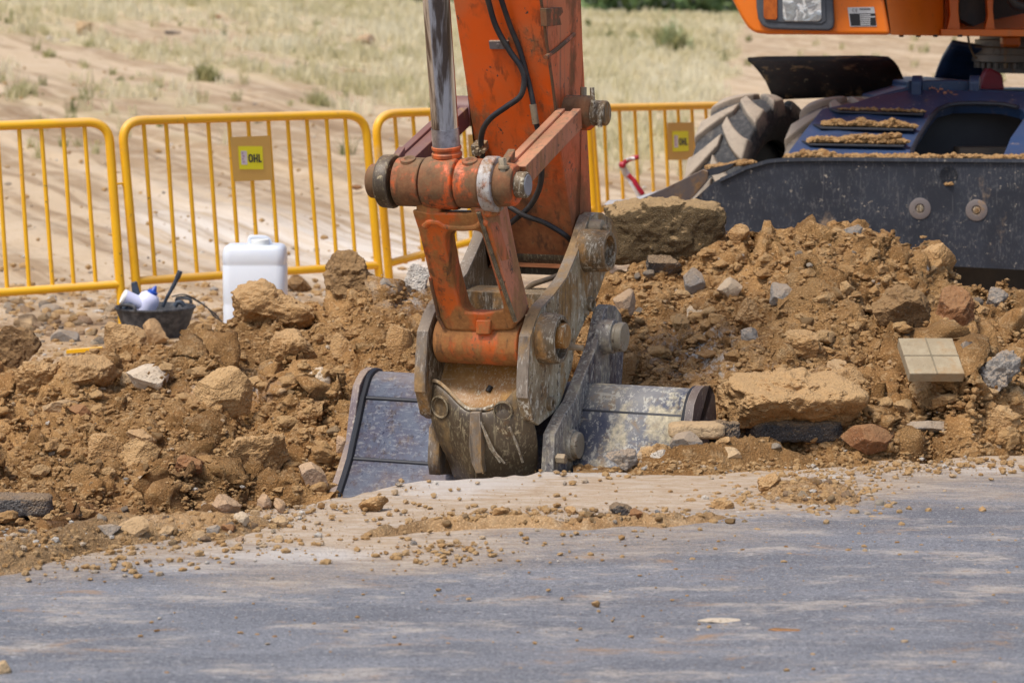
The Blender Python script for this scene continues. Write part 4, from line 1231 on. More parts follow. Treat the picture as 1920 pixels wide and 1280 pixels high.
# bowl behind the prow
def quadgrid(us_v, fn, n=14):
    """bilinear patch through pixel rows: each row a list of (u, v, f)"""
    rows = []
    for r in us_v:
        xs_ = np.linspace(0, 1, len(r))
        row = []
        for t in np.linspace(0, 1, n):
            u, v, f = (np.interp(t, xs_, [q[k] for q in r]) for k in range(3))
            row.append(onF(u, v, f))
        rows.append(row)
    return MB().grid(rows)
m = quadgrid([[(806, 645, -0.10), (890, 650, -0.11), (984, 655, -0.10)], [(806, 685, -0.045), (890, 690, -0.06), (984, 695, -0.05)], [(806, 722, 0.0), (890, 735, -0.02), (984, 735, 0.0)], [(806, 750, 0.025), (890, 775, 0.03), (984, 775, 0.025)]], None, 20)
bowl = m.build('coupler_bowl', M['bowl'], EX, solid=0.02, subsurf=1)
m = MB()
p = onF(917, 728, -0.014)
n_ = (FW * 0.75 + UZ * 0.6).normalized()
t_ = (UZ - n_ * UZ.dot(n_)).normalized() + AX * 0.35
m.tube([p - t_ * 0.010 - n_ * 0.004, p + t_ * 0.010 - n_ * 0.002], 0.010, 14)
m.build('hole_shade_plug', M['dark'], bowl)  # dark stub paints the shade of a hole in the bowl
# prow: two curved cheeks meeting at a rib
LT = [(798, 716, .055), (822, 722, .07), (850, 745, .085), (882, 770, .095)]
rowsL = [[(797, 713, .04), (815, 713, .055), (838, 730, .075), (872, 764, .09), (890, 767, .095)],
         [(795, 748, .055), (815, 752, .07), (838, 760, .085), (868, 778, .10), (890, 782, .105)],
         [(806, 785, .055), (822, 788, .07), (842, 792, .085), (868, 800, .10), (890, 806, .108)],
         [(820, 830, .03), (832, 834, .05), (848, 836, .07), (870, 840, .09), (890, 844, .10)],
         [(842, 866, -.02), (852, 872, .01), (862, 878, .04), (876, 884, .07), (890, 888, .085)],
         [(850, 905, -.08), (858, 905, -.04), (866, 905, 0.0), (878, 905, .04), (890, 905, .06)]]
rowsR = [[(890, 767, .095), (915, 767, .09), (940, 755, .08), (965, 728, .065), (985, 715, .05)],
         [(890, 782, .105), (915, 784, .10), (942, 776, .09), (972, 758, .07), (992, 752, .05)],
         [(890, 806, .108), (918, 808, .10), (948, 804, .09), (980, 794, .07), (1003, 790, .04)],
         [(890, 844, .10), (920, 846, .09), (950, 842, .075), (985, 836, .05), (1012, 830, .01)],
         [(890, 888, .085), (920, 886, .07), (950, 880, .05), (985, 874, .02), (1010, 868, -.03)],
         [(890, 905, .06), (920, 905, .04), (950, 905, .01), (985, 905, -.03), (1006, 905, -.09)]]
m = quadgrid(rowsL, None, 20)
m2 = quadgrid(rowsR, None, 20)
m.add(m2.v, m2.f)
prow = m.build('coupler_prow', M['coupler dark'], EX, solid=0.028, subsurf=1, angle=60)
# worn upper rim of the prow, rib and the two round pockets
MB().tube(catmull([onF(u, v, f + 0.0) for u, v, f in [(800, 716, .045), (818, 714, .055), (840, 731, .075), (860, 752, .086), (876, 765, .092), (890, 767, .096), (908, 766, .092), (926, 760, .086)]], 5), 0.0065, 8).build('prow_rim', M['coupler pale'], prow)
m = MB()
rib = [(881, 772, .115), (899, 772, .115), (900, 800, .135), (901, 835, .132), (903, 868, .115), (908, 886, .09), (892, 888, .085), (883, 868, .11), (880, 835, .13), (880, 800, .135)]
m.prism([onF(u, v, f) for u, v, f in rib], BK * 0.05)
m.build('prow_rib', M['plate edge'], prow, bevel=0.004)
for u, v, f, r in ((824, 763, .082, 0.040), (943, 770, .092, 0.034)):
    n_ = (FW + AX * (-0.35 if u < 880 else 0.2) - UZ * 0.15).normalized()
    c = onF(u, v, f)
    m = MB().lathe(c - n_ * 0.01, n_, [(0, r), (0.011, r), (0.012, r * 0.9), (0.003, r * 0.8), (0.001, 0.002)], 32)
    m.build('round_pocket', M['coupler dark'], prow)
for pts in ([(905, 800, .112), (918, 838, .1), (938, 866, .075)], [(900, 790, .113), (926, 845, .095), (946, 868, .07)], [(955, 800, .092), (968, 830, .075), (980, 866, .04)]):
    MB().tube([onF(u, v, f + 0.008) for u, v, f in pts], 0.0045, 6).build('weld_seam', M['coupler'], prow)
# cross member behind closes the coupler between its plates
m = MB().prism([L(0.17, f, z) for f, z in [(-0.16, 0.05), ffz[10], ffz[13], (-0.12, -0.30)]], AX * -0.34)
m.build('coupler_body', M['coupler dark'], EX, bevel=0.003)
_, fm, zm = loc(onA(1060, 560, 0.17))
m = MB().prism([L(0.17, f, z) for f, z in [(-0.34, 0.16), (-0.22, 0.15), (-0.22, 0.075), (-0.34, 0.06)]], AX * -0.34)
m.build('coupler_brace', M['coupler'], EX, bevel=0.004)

# ---- bucket
prof_px = [(697, 700), (692, 706), (688, 716), (684, 730), (680, 745), (672, 785), (663, 825), (656, 859), (645, 895), (632, 935), (612, 985), (592, 1030)]
prof = [loc(onA(u, v, -0.60))[1:] for u, v in prof_px]
top = prof[0]
head = [(top[0] - 0.20, top[1] - 0.40), (top[0] - 0.165, top[1] - 0.17), (top[0] - 0.135, top[1] - 0.045), (top[0] - 0.075, top[1] - 0.002), (top[0] - 0.03, top[1] + 0.006)]
whole = head + prof
BL, BR = -0.605, 0.655
m = MB().grid([[L(a, f, z) for f, z in whole] for a in np.linspace(BL, BR, 2)])
bucket = m.build('bucket', M['bucket'], EX, solid=0.02, angle=25)
# right half wears dried mud: its own wrapper plate
i5 = whole[3:]
m = MB().grid([[L(a, f + 0.0045, z + 0.001) for f, z in i5] for a in (0.20, 0.64)])
m.build('mud_caked_back', M['bucket pale'], bucket, solid=0.004, angle=25)
# step plates on the back: rims at the folds
for k in (9, 12):
    f, z = whole[k]
    m = MB()
    d = (Vector(whole[k + 1]) - Vector(whole[k - 1])).normalized()
    n_ = Vector((d.y, -d.x))
    if n_.x < 0: n_ = -n_
    b = Vector((f, z))
    pts = [b - d * 0.009, b - d * 0.004 + n_ * 0.005, b + d * 0.003 + n_ * 0.005, b + d * 0.008]
    m.prism([L(BR - 0.02, q.x, q.y) for q in pts], AX * -(BR - BL - 0.04))
    m.build('back_weld', M['black metal'], bucket, bevel=0.001)
sp = [(708, 697), (700, 690), (686, 688), (676, 694), (668, 706), (661, 722), (655, 760), (647, 829), (634, 871), (610, 938), (590, 990), (570, 1040)]
sfz = [loc(onA(u, v, -0.635))[1:] for u, v in sp]
inner_ = [(f - 0.028 - 0.012 * (i > 4), z - 0.012) for i, (f, z) in enumerate(sfz)]
plate = sfz + [(sfz[-1][0] - 0.75, sfz[-1][1] - 0.05), (sfz[-1][0] - 0.95, sfz[-1][1] + 0.12), (sfz[2][0] - 0.36, sfz[2][1] - 0.33), (sfz[0][0] - 0.16, sfz[0][1] - 0.06)]
short = sfz + [(sfz[-1][0] - 0.40, sfz[-1][1] - 0.05)] + [(f - 0.012, z + 0.012) for f, z in head[:4]]
for a, out_ in ((-0.605, plate), (0.685, short)):
    name = 'side_plate'
    MB().prism([L(a, f, z) for f, z in out_], AX * -0.03).build(name, M['bucket lip' if a < 0 else 'end plate'], bucket, bevel=0.005)
# inner dark weld along the left side plate
m = MB().tube([L(-0.598, f + 0.006, z) for f, z in whole[3:]], 0.013, 8)
m.build('side_weld', M['black metal'], bucket)
m = MB().tube([L(0.647, f + 0.006, z) for f, z in whole[3:]], 0.011, 8)
m.build('side_weld', M['black metal'], bucket)
# thin vertical weld on the left lower sheet
# mounting ears
ear = [(1134, 580), (1143, 571), (1154, 573), (1165, 588), (1170, 620), (1170, 660), (1166, 722), (1150, 790), (1120, 850), (1095, 900), (1040, 905), (1037, 880), (1040, 815), (1048, 799), (1060, 775), (1077, 752), (1098, 700), (1119, 648), (1127, 610)]
efz = [loc(onA(u, v, 0.265))[1:] for u, v in ear]
er = MB().prism([L(0.265, f, z) for f, z in efz], AX * -0.045).build('mounting_ear', M['ear'], bucket, bevel=0.004)
el = MB().prism([L(-0.165, f, z) for f, z in efz], AX * -0.045).build('mounting_ear', M['plate edge'], bucket, bevel=0.004)
def pin(u, v, a0, a1, r, cap):
    _, f, z = loc(onA(u, v, a1))
    c = L(0, f, z)
    MB().lathe(c, AX, [(a0, r * 1.25), (a0 + (a1 - a0) * 0.6, r * 1.2), (a0 + (a1 - a0) * 0.62, r * 0.9)], 36).build('pin_boss', M['ear'], bucket, bevel=0.003)
    MB().lathe(c, AX, [(a0 + 0.02, r * 0.95), (a1 - 0.026, r * 0.95), (a1 - 0.024, r * 1.04), (a1 - 0.004, r * 1.04), (a1, r * 0.98)], 40).build('pin_cap', M['pin'], bucket, bevel=0.002)
pin(1172, 632, 0.25, 0.345, 0.052, 1)
pin(1088, 835, 0.25, 0.300, 0.046, 1)
for u, v, a in ((1149, 652, 0.30), (1060, 860, 0.30)):
    _, f, z = loc(onA(u, v, a))
    MB().lathe(L(0, f, z), AX, [(a - 0.045, 0.014), (a - 0.03, 0.014), (a - 0.03, 0.019), (a, 0.019), (a + 0.002, 0.016)], 6).build('bolt', M['bolt'], bucket, bevel=0.002)
# light scraped edge of the left ear
fe = efz[10:]
m = MB().grid([[L(a, f + 0.006, z) for f, z in fe] for a in (-0.208, -0.167)])
m.build('ear_edge', M['plate edge'], el, solid=0.006)

# ---- undercarriage -------------------------------------------------
TB = R(14)
BX = Vector((math.cos(TB), -math.sin(TB), 0))     # along the blade
BF = Vector((-math.sin(TB), -math.cos(TB), 0))    # out of the blade's face
BO = P(1600, 400, 13.0)
def onB(u, v, d=0.0):
    x, y, z = ray(u, v)
    r = Vector((float(x), float(y), float(z)))
    t = (d - (EYE - BO).dot(BF)) / r.dot(BF)
    return EYE + r * t
bl = [(1282, 392), (1330, 348), (1345, 338), (1400, 314), (1440, 303), (1470, 300), (1560, 299), (1700, 300), (1920, 302), (2300, 304), (2300, 530), (1920, 506), (1780, 499), (1690, 492), (1500, 478), (1330, 470), (1285, 450)]
def round_hole(u, v, r, n=24):
    c, rr = onB(u, v), r * 13 / FPX
    return [c + (BX * math.cos(2 * math.pi * k / n) - UZ * math.sin(2 * math.pi * k / n)) * rr for k in range(n + 1)]
bo_ = [onB(u, v) for u, v in bl]
# the plate's outline runs in to its larger hole and back
hA = round_hole(1779, 330, 17.5)
hA = hA[18:24] + hA[:19]          # starts at the top of the hole
hB = round_hole(1323, 396, 9)
hB = hB[12:24] + hB[:13]
pl = bo_[:1] + bo_[1:7] + [bo_[7]] + [onB(1779, 300.6)] + hA + [onB(1779, 300.6)] + bo_[8:-1] + bo_[-1:]
blade = MB().prism(pl, BF * -0.05).build('dozer_blade', M['blade'], EX)
MB().prism([onB(u, v, -0.30) for u, v in [(1740, 305), (1990, 305), (1990, 380), (1740, 380)]], BF * -0.02).build('hole_shade_sheet', M['dark'], blade)  # dark sheet added behind the round hole to give its shade
tp = [(1350, 335), (1400, 312), (1440, 300), (1470, 297), (1560, 296), (1700, 297), (1920, 299), (2300, 301)]
m = MB().grid([[onB(u, v - 1, 0.012) for u, v in tp], [onB(u, v + 7, 0.014) for u, v in tp], [onB(u, v + 7, -0.05) for u, v in tp], [onB(u, v - 1, -0.05) for u, v in tp]])
m = MB().grid([list(r) for r in zip(*[[onB(u, v - 1, 0.012) for u, v in tp], [onB(u, v + 6, 0.014) for u, v in tp], [onB(u, v + 6, -0.06) for u, v in tp], [onB(u, v - 1, -0.06) for u, v in tp]])], True)
m.build('blade_rim', M['blade'], blade)
# swept end plate
m = MB().prism([onB(u, v, d) for u, v, d in [(1327, 322, 0.02), (1318, 318, 0.02), (1240, 356, 0.10), (1180, 382, 0.16), (1168, 390, 0.17), (1275, 392, 0.03), (1300, 368, 0.02), (1327, 338, 0.01)]], BF * -0.02)
m.build('end_plate', M['wedge'], blade, bevel=0.003)
m = MB().prism([onB(u, v, d) for u, v, d in [(1240, 355, 0.08), (1180, 374, 0.12), (1140, 376, 0.15), (1132, 384, 0.16), (1170, 391, 0.15)]], BF * -0.03)
m.build('cutting_edge', M['steel cap'], blade, bevel=0.002)
m = MB().prism([onB(u, v, 0.004) for u, v in [(1326, 318), (1376, 306), (1372, 312), (1346, 327), (1328, 330)]], BF * -0.25)
m.build('end_step', M['black metal'], blade)
for u, v, r in ((1323, 396, 8),):
    c = onB(u, v, 0.001)
    rr = r * 13 / FPX
    m = MB().lathe(c, BF, [(-0.01, rr), (0.003, rr), (0.004, rr * 0.9)], 30)
    m.build('hole_shade_disc', M['dark'], blade)  # flat dark disc paints the shade of the small hole
for u, v in ((1725, 391), (1831, 394)):
    c = onB(u, v, 0)
    m = MB().lathe(c, BF, [(-0.005, 0.052), (0.004, 0.052), (0.006, 0.046), (0.006, 0.024), (-0.002, 0.018)], 32)
    sk = m.build('socket', M['wedge'], blade)
    MB().lathe(c, BF, [(-0.004, 0.019), (0.008, 0.016), (0.009, 0.01)], 18).build('bolt', M['coupler'], sk)
m = MB().box((BO.x - 0.2, 13.25, 0.15), (BO.x + 2.2, 13.6, 0.5)).build('axle_beam', M['dark'], EX, bevel=0.02)
# sloping blue deck behind the blade's top edge
def onD(u, v):
    """the deck's plane: from the blade's rim back and up"""
    n = (UZ * 1.0 + BF * 0.30).normalized()
    q0 = onB(1600, 297, -0.03)
    x, y, z = ray(u, v)
    r = Vector((float(x), float(y), float(z)))
    return EYE + r * ((q0 - EYE).dot(n) / r.dot(n))
def deck_pt(u, v, k=1.0):
    # depth grows from the rim (v 300) to the frame's top (v 190)
    return P(u, v, float(np.interp(v, [60, 190, 300, 310], [14.5, 13.9, 13.12, 13.05])) - 0.25 * (u - 1600) / FPX * 13)
dk = [(1470, 300), (1480, 282), (1540, 204), (1552, 198), (1600, 193), (1640, 177), (1700, 160), (1760, 158), (1830, 168), (1920, 175), (2300, 180)]
hole = [(1711, 280), (1722, 258), (1745, 222), (1760, 204), (1790, 196), (1830, 195), (1880, 197), (1915, 208), (1916, 225), (1895, 255), (1880, 293)]
# left slope panel and the arch around the opening, each a thick plate
m = MB().prism([deck_pt(*q) for q in [(1470, 301), (1482, 280), (1541, 204), (1600, 193), (1640, 180), (1700, 170), (1760, 169), (1790, 196), (1760, 204), (1745, 222), (1722, 258), (1711, 280), (1708, 301)]], Vector((0, 0.05, -0.05)))
deck = m.build('chassis_deck', M['deck blue'], EX, bevel=0.004)
m = MB().prism([deck_pt(*q) for q in [(1760, 169), (1830, 170), (1920, 174), (2300, 178), (2300, 301), (1880, 301), (1882, 290), (1895, 258), (1916, 228), (1925, 215), (1915, 205), (1880, 197), (1830, 195), (1790, 196)]], Vector((0, 0.05, -0.05)))
m.build('chassis_arch', M['deck blue'], deck, bevel=0.004)
m = MB().tube([deck_pt(u, v) + Vector((0, -0.012, 0.004)) for u, v in [(1709, 296), (1711, 280), (1722, 258), (1745, 222), (1757, 207), (1775, 199), (1795, 196), (1830, 195), (1880, 197), (1908, 203)]], 0.012, 8)
m.build('arch_rim', M['black metal'], deck)
c1 = deck_pt(1690, 310) + Vector((0, 0.30, -0.1))
m = MB().prism([P(u, v, 13.9) for u, v in [(1690, 310), (1690, 185), (1950, 185), (1950, 310)]], (0, 0.1, 0))
m.build('axle_casing', M['black metal'], EX)
m = MB().prism([P(u, v, 13.55) for u, v in [(1800, 278), (1900, 278), (1910, 310), (1795, 310)]], (0, 0.2, 0))
m.build('axle_bracket', M['dark'], EX)
# raised top of the frame with two hinge lugs
m = MB().prism([P(u, v, 13.95) for u, v in [(1640, 180), (1700, 164), (1702, 152), (1790, 150), (1826, 151), (1840, 168), (1920, 172), (2300, 174), (2300, 190), (1640, 195)]], (0, 1.5, -0.02))
m.build('chassis_frame', M['deck blue'], EX, bevel=0.01)
for u, uu in ((1718, 14), (1826, 16)):
    c = P(u, 158, 13.92)
    m = MB().lathe(c - BX * 0.02, BX, [(0, 0.045), (0.05, 0.045)], 24)
    m.add(*(lambda k: (k.v, k.f))(MB().prism([c - BX * 0.02 + UZ * -0.07 + BF * 0.045, c - BX * 0.02 + BF * 0.045, c - BX * 0.02 - BF * 0.045, c - BX * 0.02 - BF * 0.045 - UZ * 0.07], BX * 0.05)))
    m.build('hinge_lug', M['deck blue'], EX, bevel=0.004)
# paint scraped to bare primer on the deck
m = MB()
rg = random.Random(3)
for k in range(13):
    u, v = 1742 + k * 3.7 + rg.uniform(-1, 1), 166 + k * 0.8 + rg.uniform(-3, 3)
    w, h = rg.uniform(1, 3), rg.uniform(1, 6)
    if k == 12: w, h = 8, 1.5
    c = [(u, v), (u + w, v - h * .4), (u + w + 2, v + h * .2), (u + 1, v + h * .7)]
    m.prism([deck_pt(a, b) + Vector((0, -0.003, 0.003)) for a, b in c], (0, 0.002, -0.002))
m.build('paint_scratch', M['faded'], deck)
for (u0, v0, u1, v1) in ((1555, 206, 1733, 211), (1524, 236, 1715, 240), (1503, 267, 1697, 270)):
    a, b = deck_pt(u0, v0), deck_pt(u1, v1)
    m = MB().prism([a, b, b + Vector((-0.02, -0.10, -0.012)), a + Vector((0.03, -0.10, -0.012))], (0, 0, 0.010))
    m.build('deck_step', M['black metal'], deck, bevel=0.002)
# wheels
def wheel(uc, vc, Yc, phi, Rw, Wd, name='wheel', dusty=0.0):
    """agricultural tyre: carcass with chevron lugs; axis turned by phi"""
    c = P(uc, vc, Yc)
    ax = Vector((math.cos(phi), -math.sin(phi), 0))
    e = ax.orthogonal().normalized()
    e = UZ.copy()
    g = ax.cross(e)
    hw = Wd / 2
    prof_ = [(-hw * 0.7, Rw * 0.58), (-hw * 0.98, Rw * 0.70), (-hw * 1.0, Rw * 0.80), (-hw * 0.93, Rw * 0.90), (-hw * 0.6, Rw * 0.935), (0, Rw * 0.945), (hw * 0.6, Rw * 0.935), (hw * 0.93, Rw * 0.90), (hw * 1.0, Rw * 0.80), (hw * 0.98, Rw * 0.70), (hw * 0.7, Rw * 0.58)]
    vs, fs, wear = [], [], []
    seg = 72
    for t, r in prof_:
        for k in range(seg):
            a = 2 * math.pi * k / seg
            vs.append(c + ax * t + (e * math.cos(a) + g * math.sin(a)) * r)
            wear.append(0.30 if abs(t) < hw * 0.9 else 0.22)
    for i in range(len(prof_) - 1):
        for k in range(seg):
            fs.append((i * seg + k, i * seg + (k + 1) % seg, (i + 1) * seg + (k + 1) % seg, (i + 1) * seg + k))
    n_l = 14
    for side in (-1, 1):
        for k in range(n_l):
            a0 = 2 * math.pi * (k + (0.5 if side > 0 else 0)) / n_l
            base = len(vs)
            rows = 7
            for j in range(rows):
                s_ = j / (rows - 1)
                t = side * (-0.06 + 1.04 * s_) * hw
                sw = 0.30 * (1 - (1 - s_) ** 1.5)          # the lug sweeps back towards the shoulder
                a = a0 + sw
                wd = (0.080 + 0.045 * s_)
                rt = Rw * (1.0 - 0.045 * s_ ** 3)
                rb_ = Rw * (0.90 - 0.02 * s_ ** 2)
                for da, r in ((-wd * 1.25, rb_), (-wd * 0.85, rt), (wd * 0.85, rt), (wd * 1.25, rb_)):
                    q = c + ax * t + (e * math.cos(a + da) + g * math.sin(a + da)) * r
                    vs.append(q)
                    wear.append(0.85 if r == rt else 0.35)
            for j in range(rows - 1):
                for i in range(3):
                    p_ = base + j * 4 + i
                    fs.append((p_, p_ + 1, p_ + 5, p_ + 4))
            fs.append((base, base + 1, base + 2, base + 3))
            b2 = base + (rows - 1) * 4
            # shoulder block running down the sidewall
            q0 = len(vs)
            a = a0 + 0.30
            for da, r in ((-0.125 * 1.25, Rw * 0.80), (-0.125 * 0.8, Rw * 0.80), (0.125 * 0.8, Rw * 0.80), (0.125 * 1.25, Rw * 0.80)):
                vs.append(c + ax * (side * hw * 1.03) + (e * math.cos(a + da) + g * math.sin(a + da)) * r)
                wear.append(0.4)
            for i in range(3):
                fs.append((b2 + i, b2 + i + 1, q0 + i + 1, q0 + i))
    m = MB().add(vs, fs)
    w = MB().lathe(c - ax * hw * 0.5, ax, [(0, Rw * 0.62), (hw * 0.8, Rw * 0.55), (hw * 0.9, Rw * 0.3), (hw * 1.1, Rw * 0.3)], 36).build(name, M['black metal'], EX)
    ty = m.build('tyre', M['tyre'], w, bevel=0.010, angle=40)
    at = ty.data.attributes.new('wear', 'FLOAT', 'POINT')
    at.data.foreach_set('value', np.array(wear, np.float32) + dusty)
    return w
wheel(1414, 381, 14.45, R(30), 0.59, 0.32)
wheel(1578, 385, 14.2, R(30), 0.575, 0.31, dusty=0.35)
# rear parts seen under the body
m = MB()
gd = [(1402, 108), (1412, 116), (1424, 130), (1436, 148), (1444, 168), (1452, 185)]
gr = [(1665, 106), (1676, 114), (1685, 126), (1692, 142), (1698, 158), (1700, 176)]
rows = []
for (a, b), (c, d), y in zip(gd, gr, (14.85, 14.72, 14.6, 14.52, 14.48, 14.46)):
    rows.append([P(a + (c - a) * t, b + (d - b) * t - (2 if 0.02 < t < 0.98 and y > 14.8 else 0), y) for t in np.linspace(0, 1, 9)])
m.grid(rows).build('mudguard', M['guard'], EX, solid=0.02, angle=60)
m = MB()
gd = [(1750, 150), (1757, 128), (1766, 106), (1778, 86), (1786, 75)]
gr = [(1862, 160), (1862, 138), (1862, 116), (1862, 98), (1862, 88)]
rows = [[P(a + (c - a) * t, b + (d - b) * t, y) for t in np.linspace(0, 1, 6)] for (a, b), (c, d), y in zip(gd, gr, (15.1, 15.05, 15.0, 14.9, 14.8))]
m.grid(rows).build('fender_plate', M['deck blue'], EX, solid=0.03, angle=60)
m = MB().prism([P(u, v, 14.6) for u, v in [(1840, 170), (1842, 150), (1850, 132), (1858, 128), (1880, 140), (1884, 170)]], (0, 0.12, 0))
m.build('red_cover', M['red cloth'], EX, bevel=0.02)
SC = P(1960, 95, 14.9)
m = MB().lathe(SC - UZ * 0.12, UZ, [(0, 0.34), (0.06, 0.34), (0.06, 0.40), (0.10, 0.40), (0.10, 0.385), (0.18, 0.385), (0.18, 0.36), (0.27, 0.36)], 64)
for k in range(40):
    a = 2 * math.pi * k / 40
    q = SC + Vector((math.cos(a) * 0.375, math.sin(a) * 0.375, -0.075))
    m.lathe(q, UZ, [(-0.02, 0.014), (0.012, 0.014)], 6)
m.build('slewing_ring', M['slew'], EX, bevel=0.003)
m = MB().prism([P(u, v, 14.4) for u, v in [(1880, 66), (1915, 66), (1915, 90), (1880, 90)]], (0, 0.1, 0))
m.build('motor_housing', M['orange clean'], EX, bevel=0.02)
hose('grease_pipe', [P(u, v, 14.3) for u, v in [(1814, 60), (1818, 85), (1826, 105), (1832, 110)]], 0.006, 'hose dusty')
MB().tube([P(1828, 88, 14.4), P(1930, 91, 14.3)], 0.004, 8).build('grease_pipe', M['hose dusty'], EX)
# ---- upper body: front panel with headlight, and the dark inner side
FY = 13.3
def fr_(u, v, d=0.0):
    """front panel's plane turned towards the left of the view"""
    return P(u, v, FY + 0.22 * (u - 1660) / 300.0 * -1 - d)
fp = [(1270, -420), (1353, -60), (1373, 0), (1390, 34), (1402, 52), (1414, 62), (1440, 65), (1540, 65.5), (1669, 66), (1657, 0), (1648, -60), (1600, -420)]
body = MB().prism([fr_(*q) for q in fp], (0.10, 0.5, 0)).build('upper_body', M['orange clean'], EX, bevel=0.02, seg=3)
m = MB().prism([P(u, v, y) for u, v, y in [(1610, -420, FY + 0.01), (1662, 0, FY + 0.01), (1671, 66, FY + 0.01), (1768, 68, 13.9), (1768, -420, 13.9)]], (0.05, 0.25, 0))
m.build('inner_side', M['orange clean'], body)
m = MB().hexa([P(1752, -60, 14.3), P(2300, -60, 14.3), P(2300, 58, 14.3), P(1752, 58, 14.3), P(1752, -60, 15.6), P(2300, -60, 15.6), P(2300, 58, 15.6), P(1752, 58, 15.6)])
m.build('frame_box', M['orange clean'], body)
m = MB().hexa([P(1500, -420, 13.2), P(2400, -420, 13.2), P(2400, -80, 13.2), P(1500, -80, 13.2), P(1500, -420, 16.2), P(2400, -420, 16.2), P(2400, -80, 16.2), P(1500, -80, 16.2)])
m.build('unseen_body_bulk', M['orange clean'], body, bevel=0.02)  # unseen bulk of the upper body, added to shade the parts below
m = MB().prism([P(u, v, 13.85) for u, v in [(1764, 55), (2300, 57), (2300, 71), (1764, 68)]], (0, 0.9, 0))
m.build('frame_flange', M['orange clean'], body, bevel=0.004)
for q, w in ((1777, 24), (1848, 18)):
    m = MB().prism([P(u, v, 13.9) for u, v in [(q - 2, -60), (q + w, -60), (q + w - 4, 20), (q + w, 57), (q - 2, 57), (q + 4, 30)]], (0.0, 0.06, 0))
    m.build('frame_rib', M['orange clean'], body, bevel=0.006)
m = MB().prism([P(u, v, 14.0) for u, v in [(1800, -60), (1850, -60), (1850, 40), (1826, 50), (1800, 36)]], (0, 0.2, 0)).prism([P(u, v, 14.05) for u, v in [(1862, -60), (1925, -60), (1925, 25), (1862, 38)]], (0, 0.2, 0))
m.build('recess_shade_block', M['dark'], body)  # solid dark blocks paint the shade of cavities between the ribs
hose('hydraulic_hose', [P(u, v, 13.8) for u, v in [(1890, -30), (1900, 2), (1920, 12), (1960, 16)]], 0.03, 'hose')
m = MB()
for u in (1690, 1722, 1754, 1800):
    MB().lathe(P(u, 67, 13.7) - UZ * 0.008, UZ, [(0, 0.012), (0.012, 0.012)], 6).build('bolt', M['dark'], body)
# headlight
def fp_(pts, d): return [fr_(u, v, d) for u, v in pts]
hs = [(1415, -60), (1418, 15), (1421, 36), (1430, 50), (1444, 55), (1500, 57), (1554, 58), (1562, 54), (1564, 40), (1558, -60)]
hl = MB().prism(fp_(hs, 0.035), (0.02, 0.10, 0)).build('headlight', M['headlight frame'], EX, bevel=0.012, seg=3)
m = MB().prism(fp_([(1429, -55), (1431, 30), (1436, 41), (1540, 46), (1549, 40), (1546, -55)], 0.041), (0, 0.02, 0))
m.build('headlight_bezel', M['headlight frame'], hl, bevel=0.004)
m = MB().prism(fp_([(1466, -52), (1468, 36), (1473, 41), (1535, 41), (1541, 36), (1538, -52)], 0.047), (0, 0.02, 0))
m.build('headlight_lens', M['lamp glass'], hl, bevel=0.004)
m = MB().prism(fp_([(1431, -52), (1432, 33), (1436, 37), (1455, 38), (1458, 34), (1457, -52)], 0.050), (0, 0.02, 0))
m.build('indicator_lens', M['amber'], hl, bevel=0.004)
# maker's plate with its mark and ruled lines
npl = MB().prism(fp_([(1589, 14.5), (1639, 13.5), (1644, 50), (1594, 50.5)], 0.004), (0, 0.01, 0)).build('nameplate', M['plate metal'], EX)
m = MB().prism(fp_([(1592.5, 26), (1641, 25.5), (1643, 48.5), (1595.5, 49)], 0.0055), (0, 0.001, 0))
m.build('nameplate_field', M['plate black'], npl)
m = MB()
for k in range(6):
    v = 27.5 + k * 3.6
    m.prism(fp_([(1612 + k * .3, v), (1632 + (9 if k == 1 else 0), v - 0.2), (1632 + (9 if k == 1 else 0), v + 2.0), (1612 + k * .3, v + 2.2)], 0.0068), (0, 0.001, 0))
m.build('nameplate_lines', M['plate metal'], npl)
m = MB()
for cu in (1600.5, 1606.5):
    m.tube([fr_(cu + 2.1 * math.cos(a), 20 - 2.9 * math.sin(a), 0.006) for a in np.linspace(R(60), R(300), 9)], 0.0011, 6)
m.tube([fr_(1604.6, 20, 0.006), fr_(1607.4, 20, 0.006)], 0.0011, 6)
for k in range(8):
    u = 1612 + k * 2.6
    m.prism(fp_([(u, 16.2), (u + 1.6, 16.2), (u + 1.6, 19.4), (u, 19.4)], 0.0055), (0, 0.001, 0))
m.build('lettering', M['plate black'], npl)

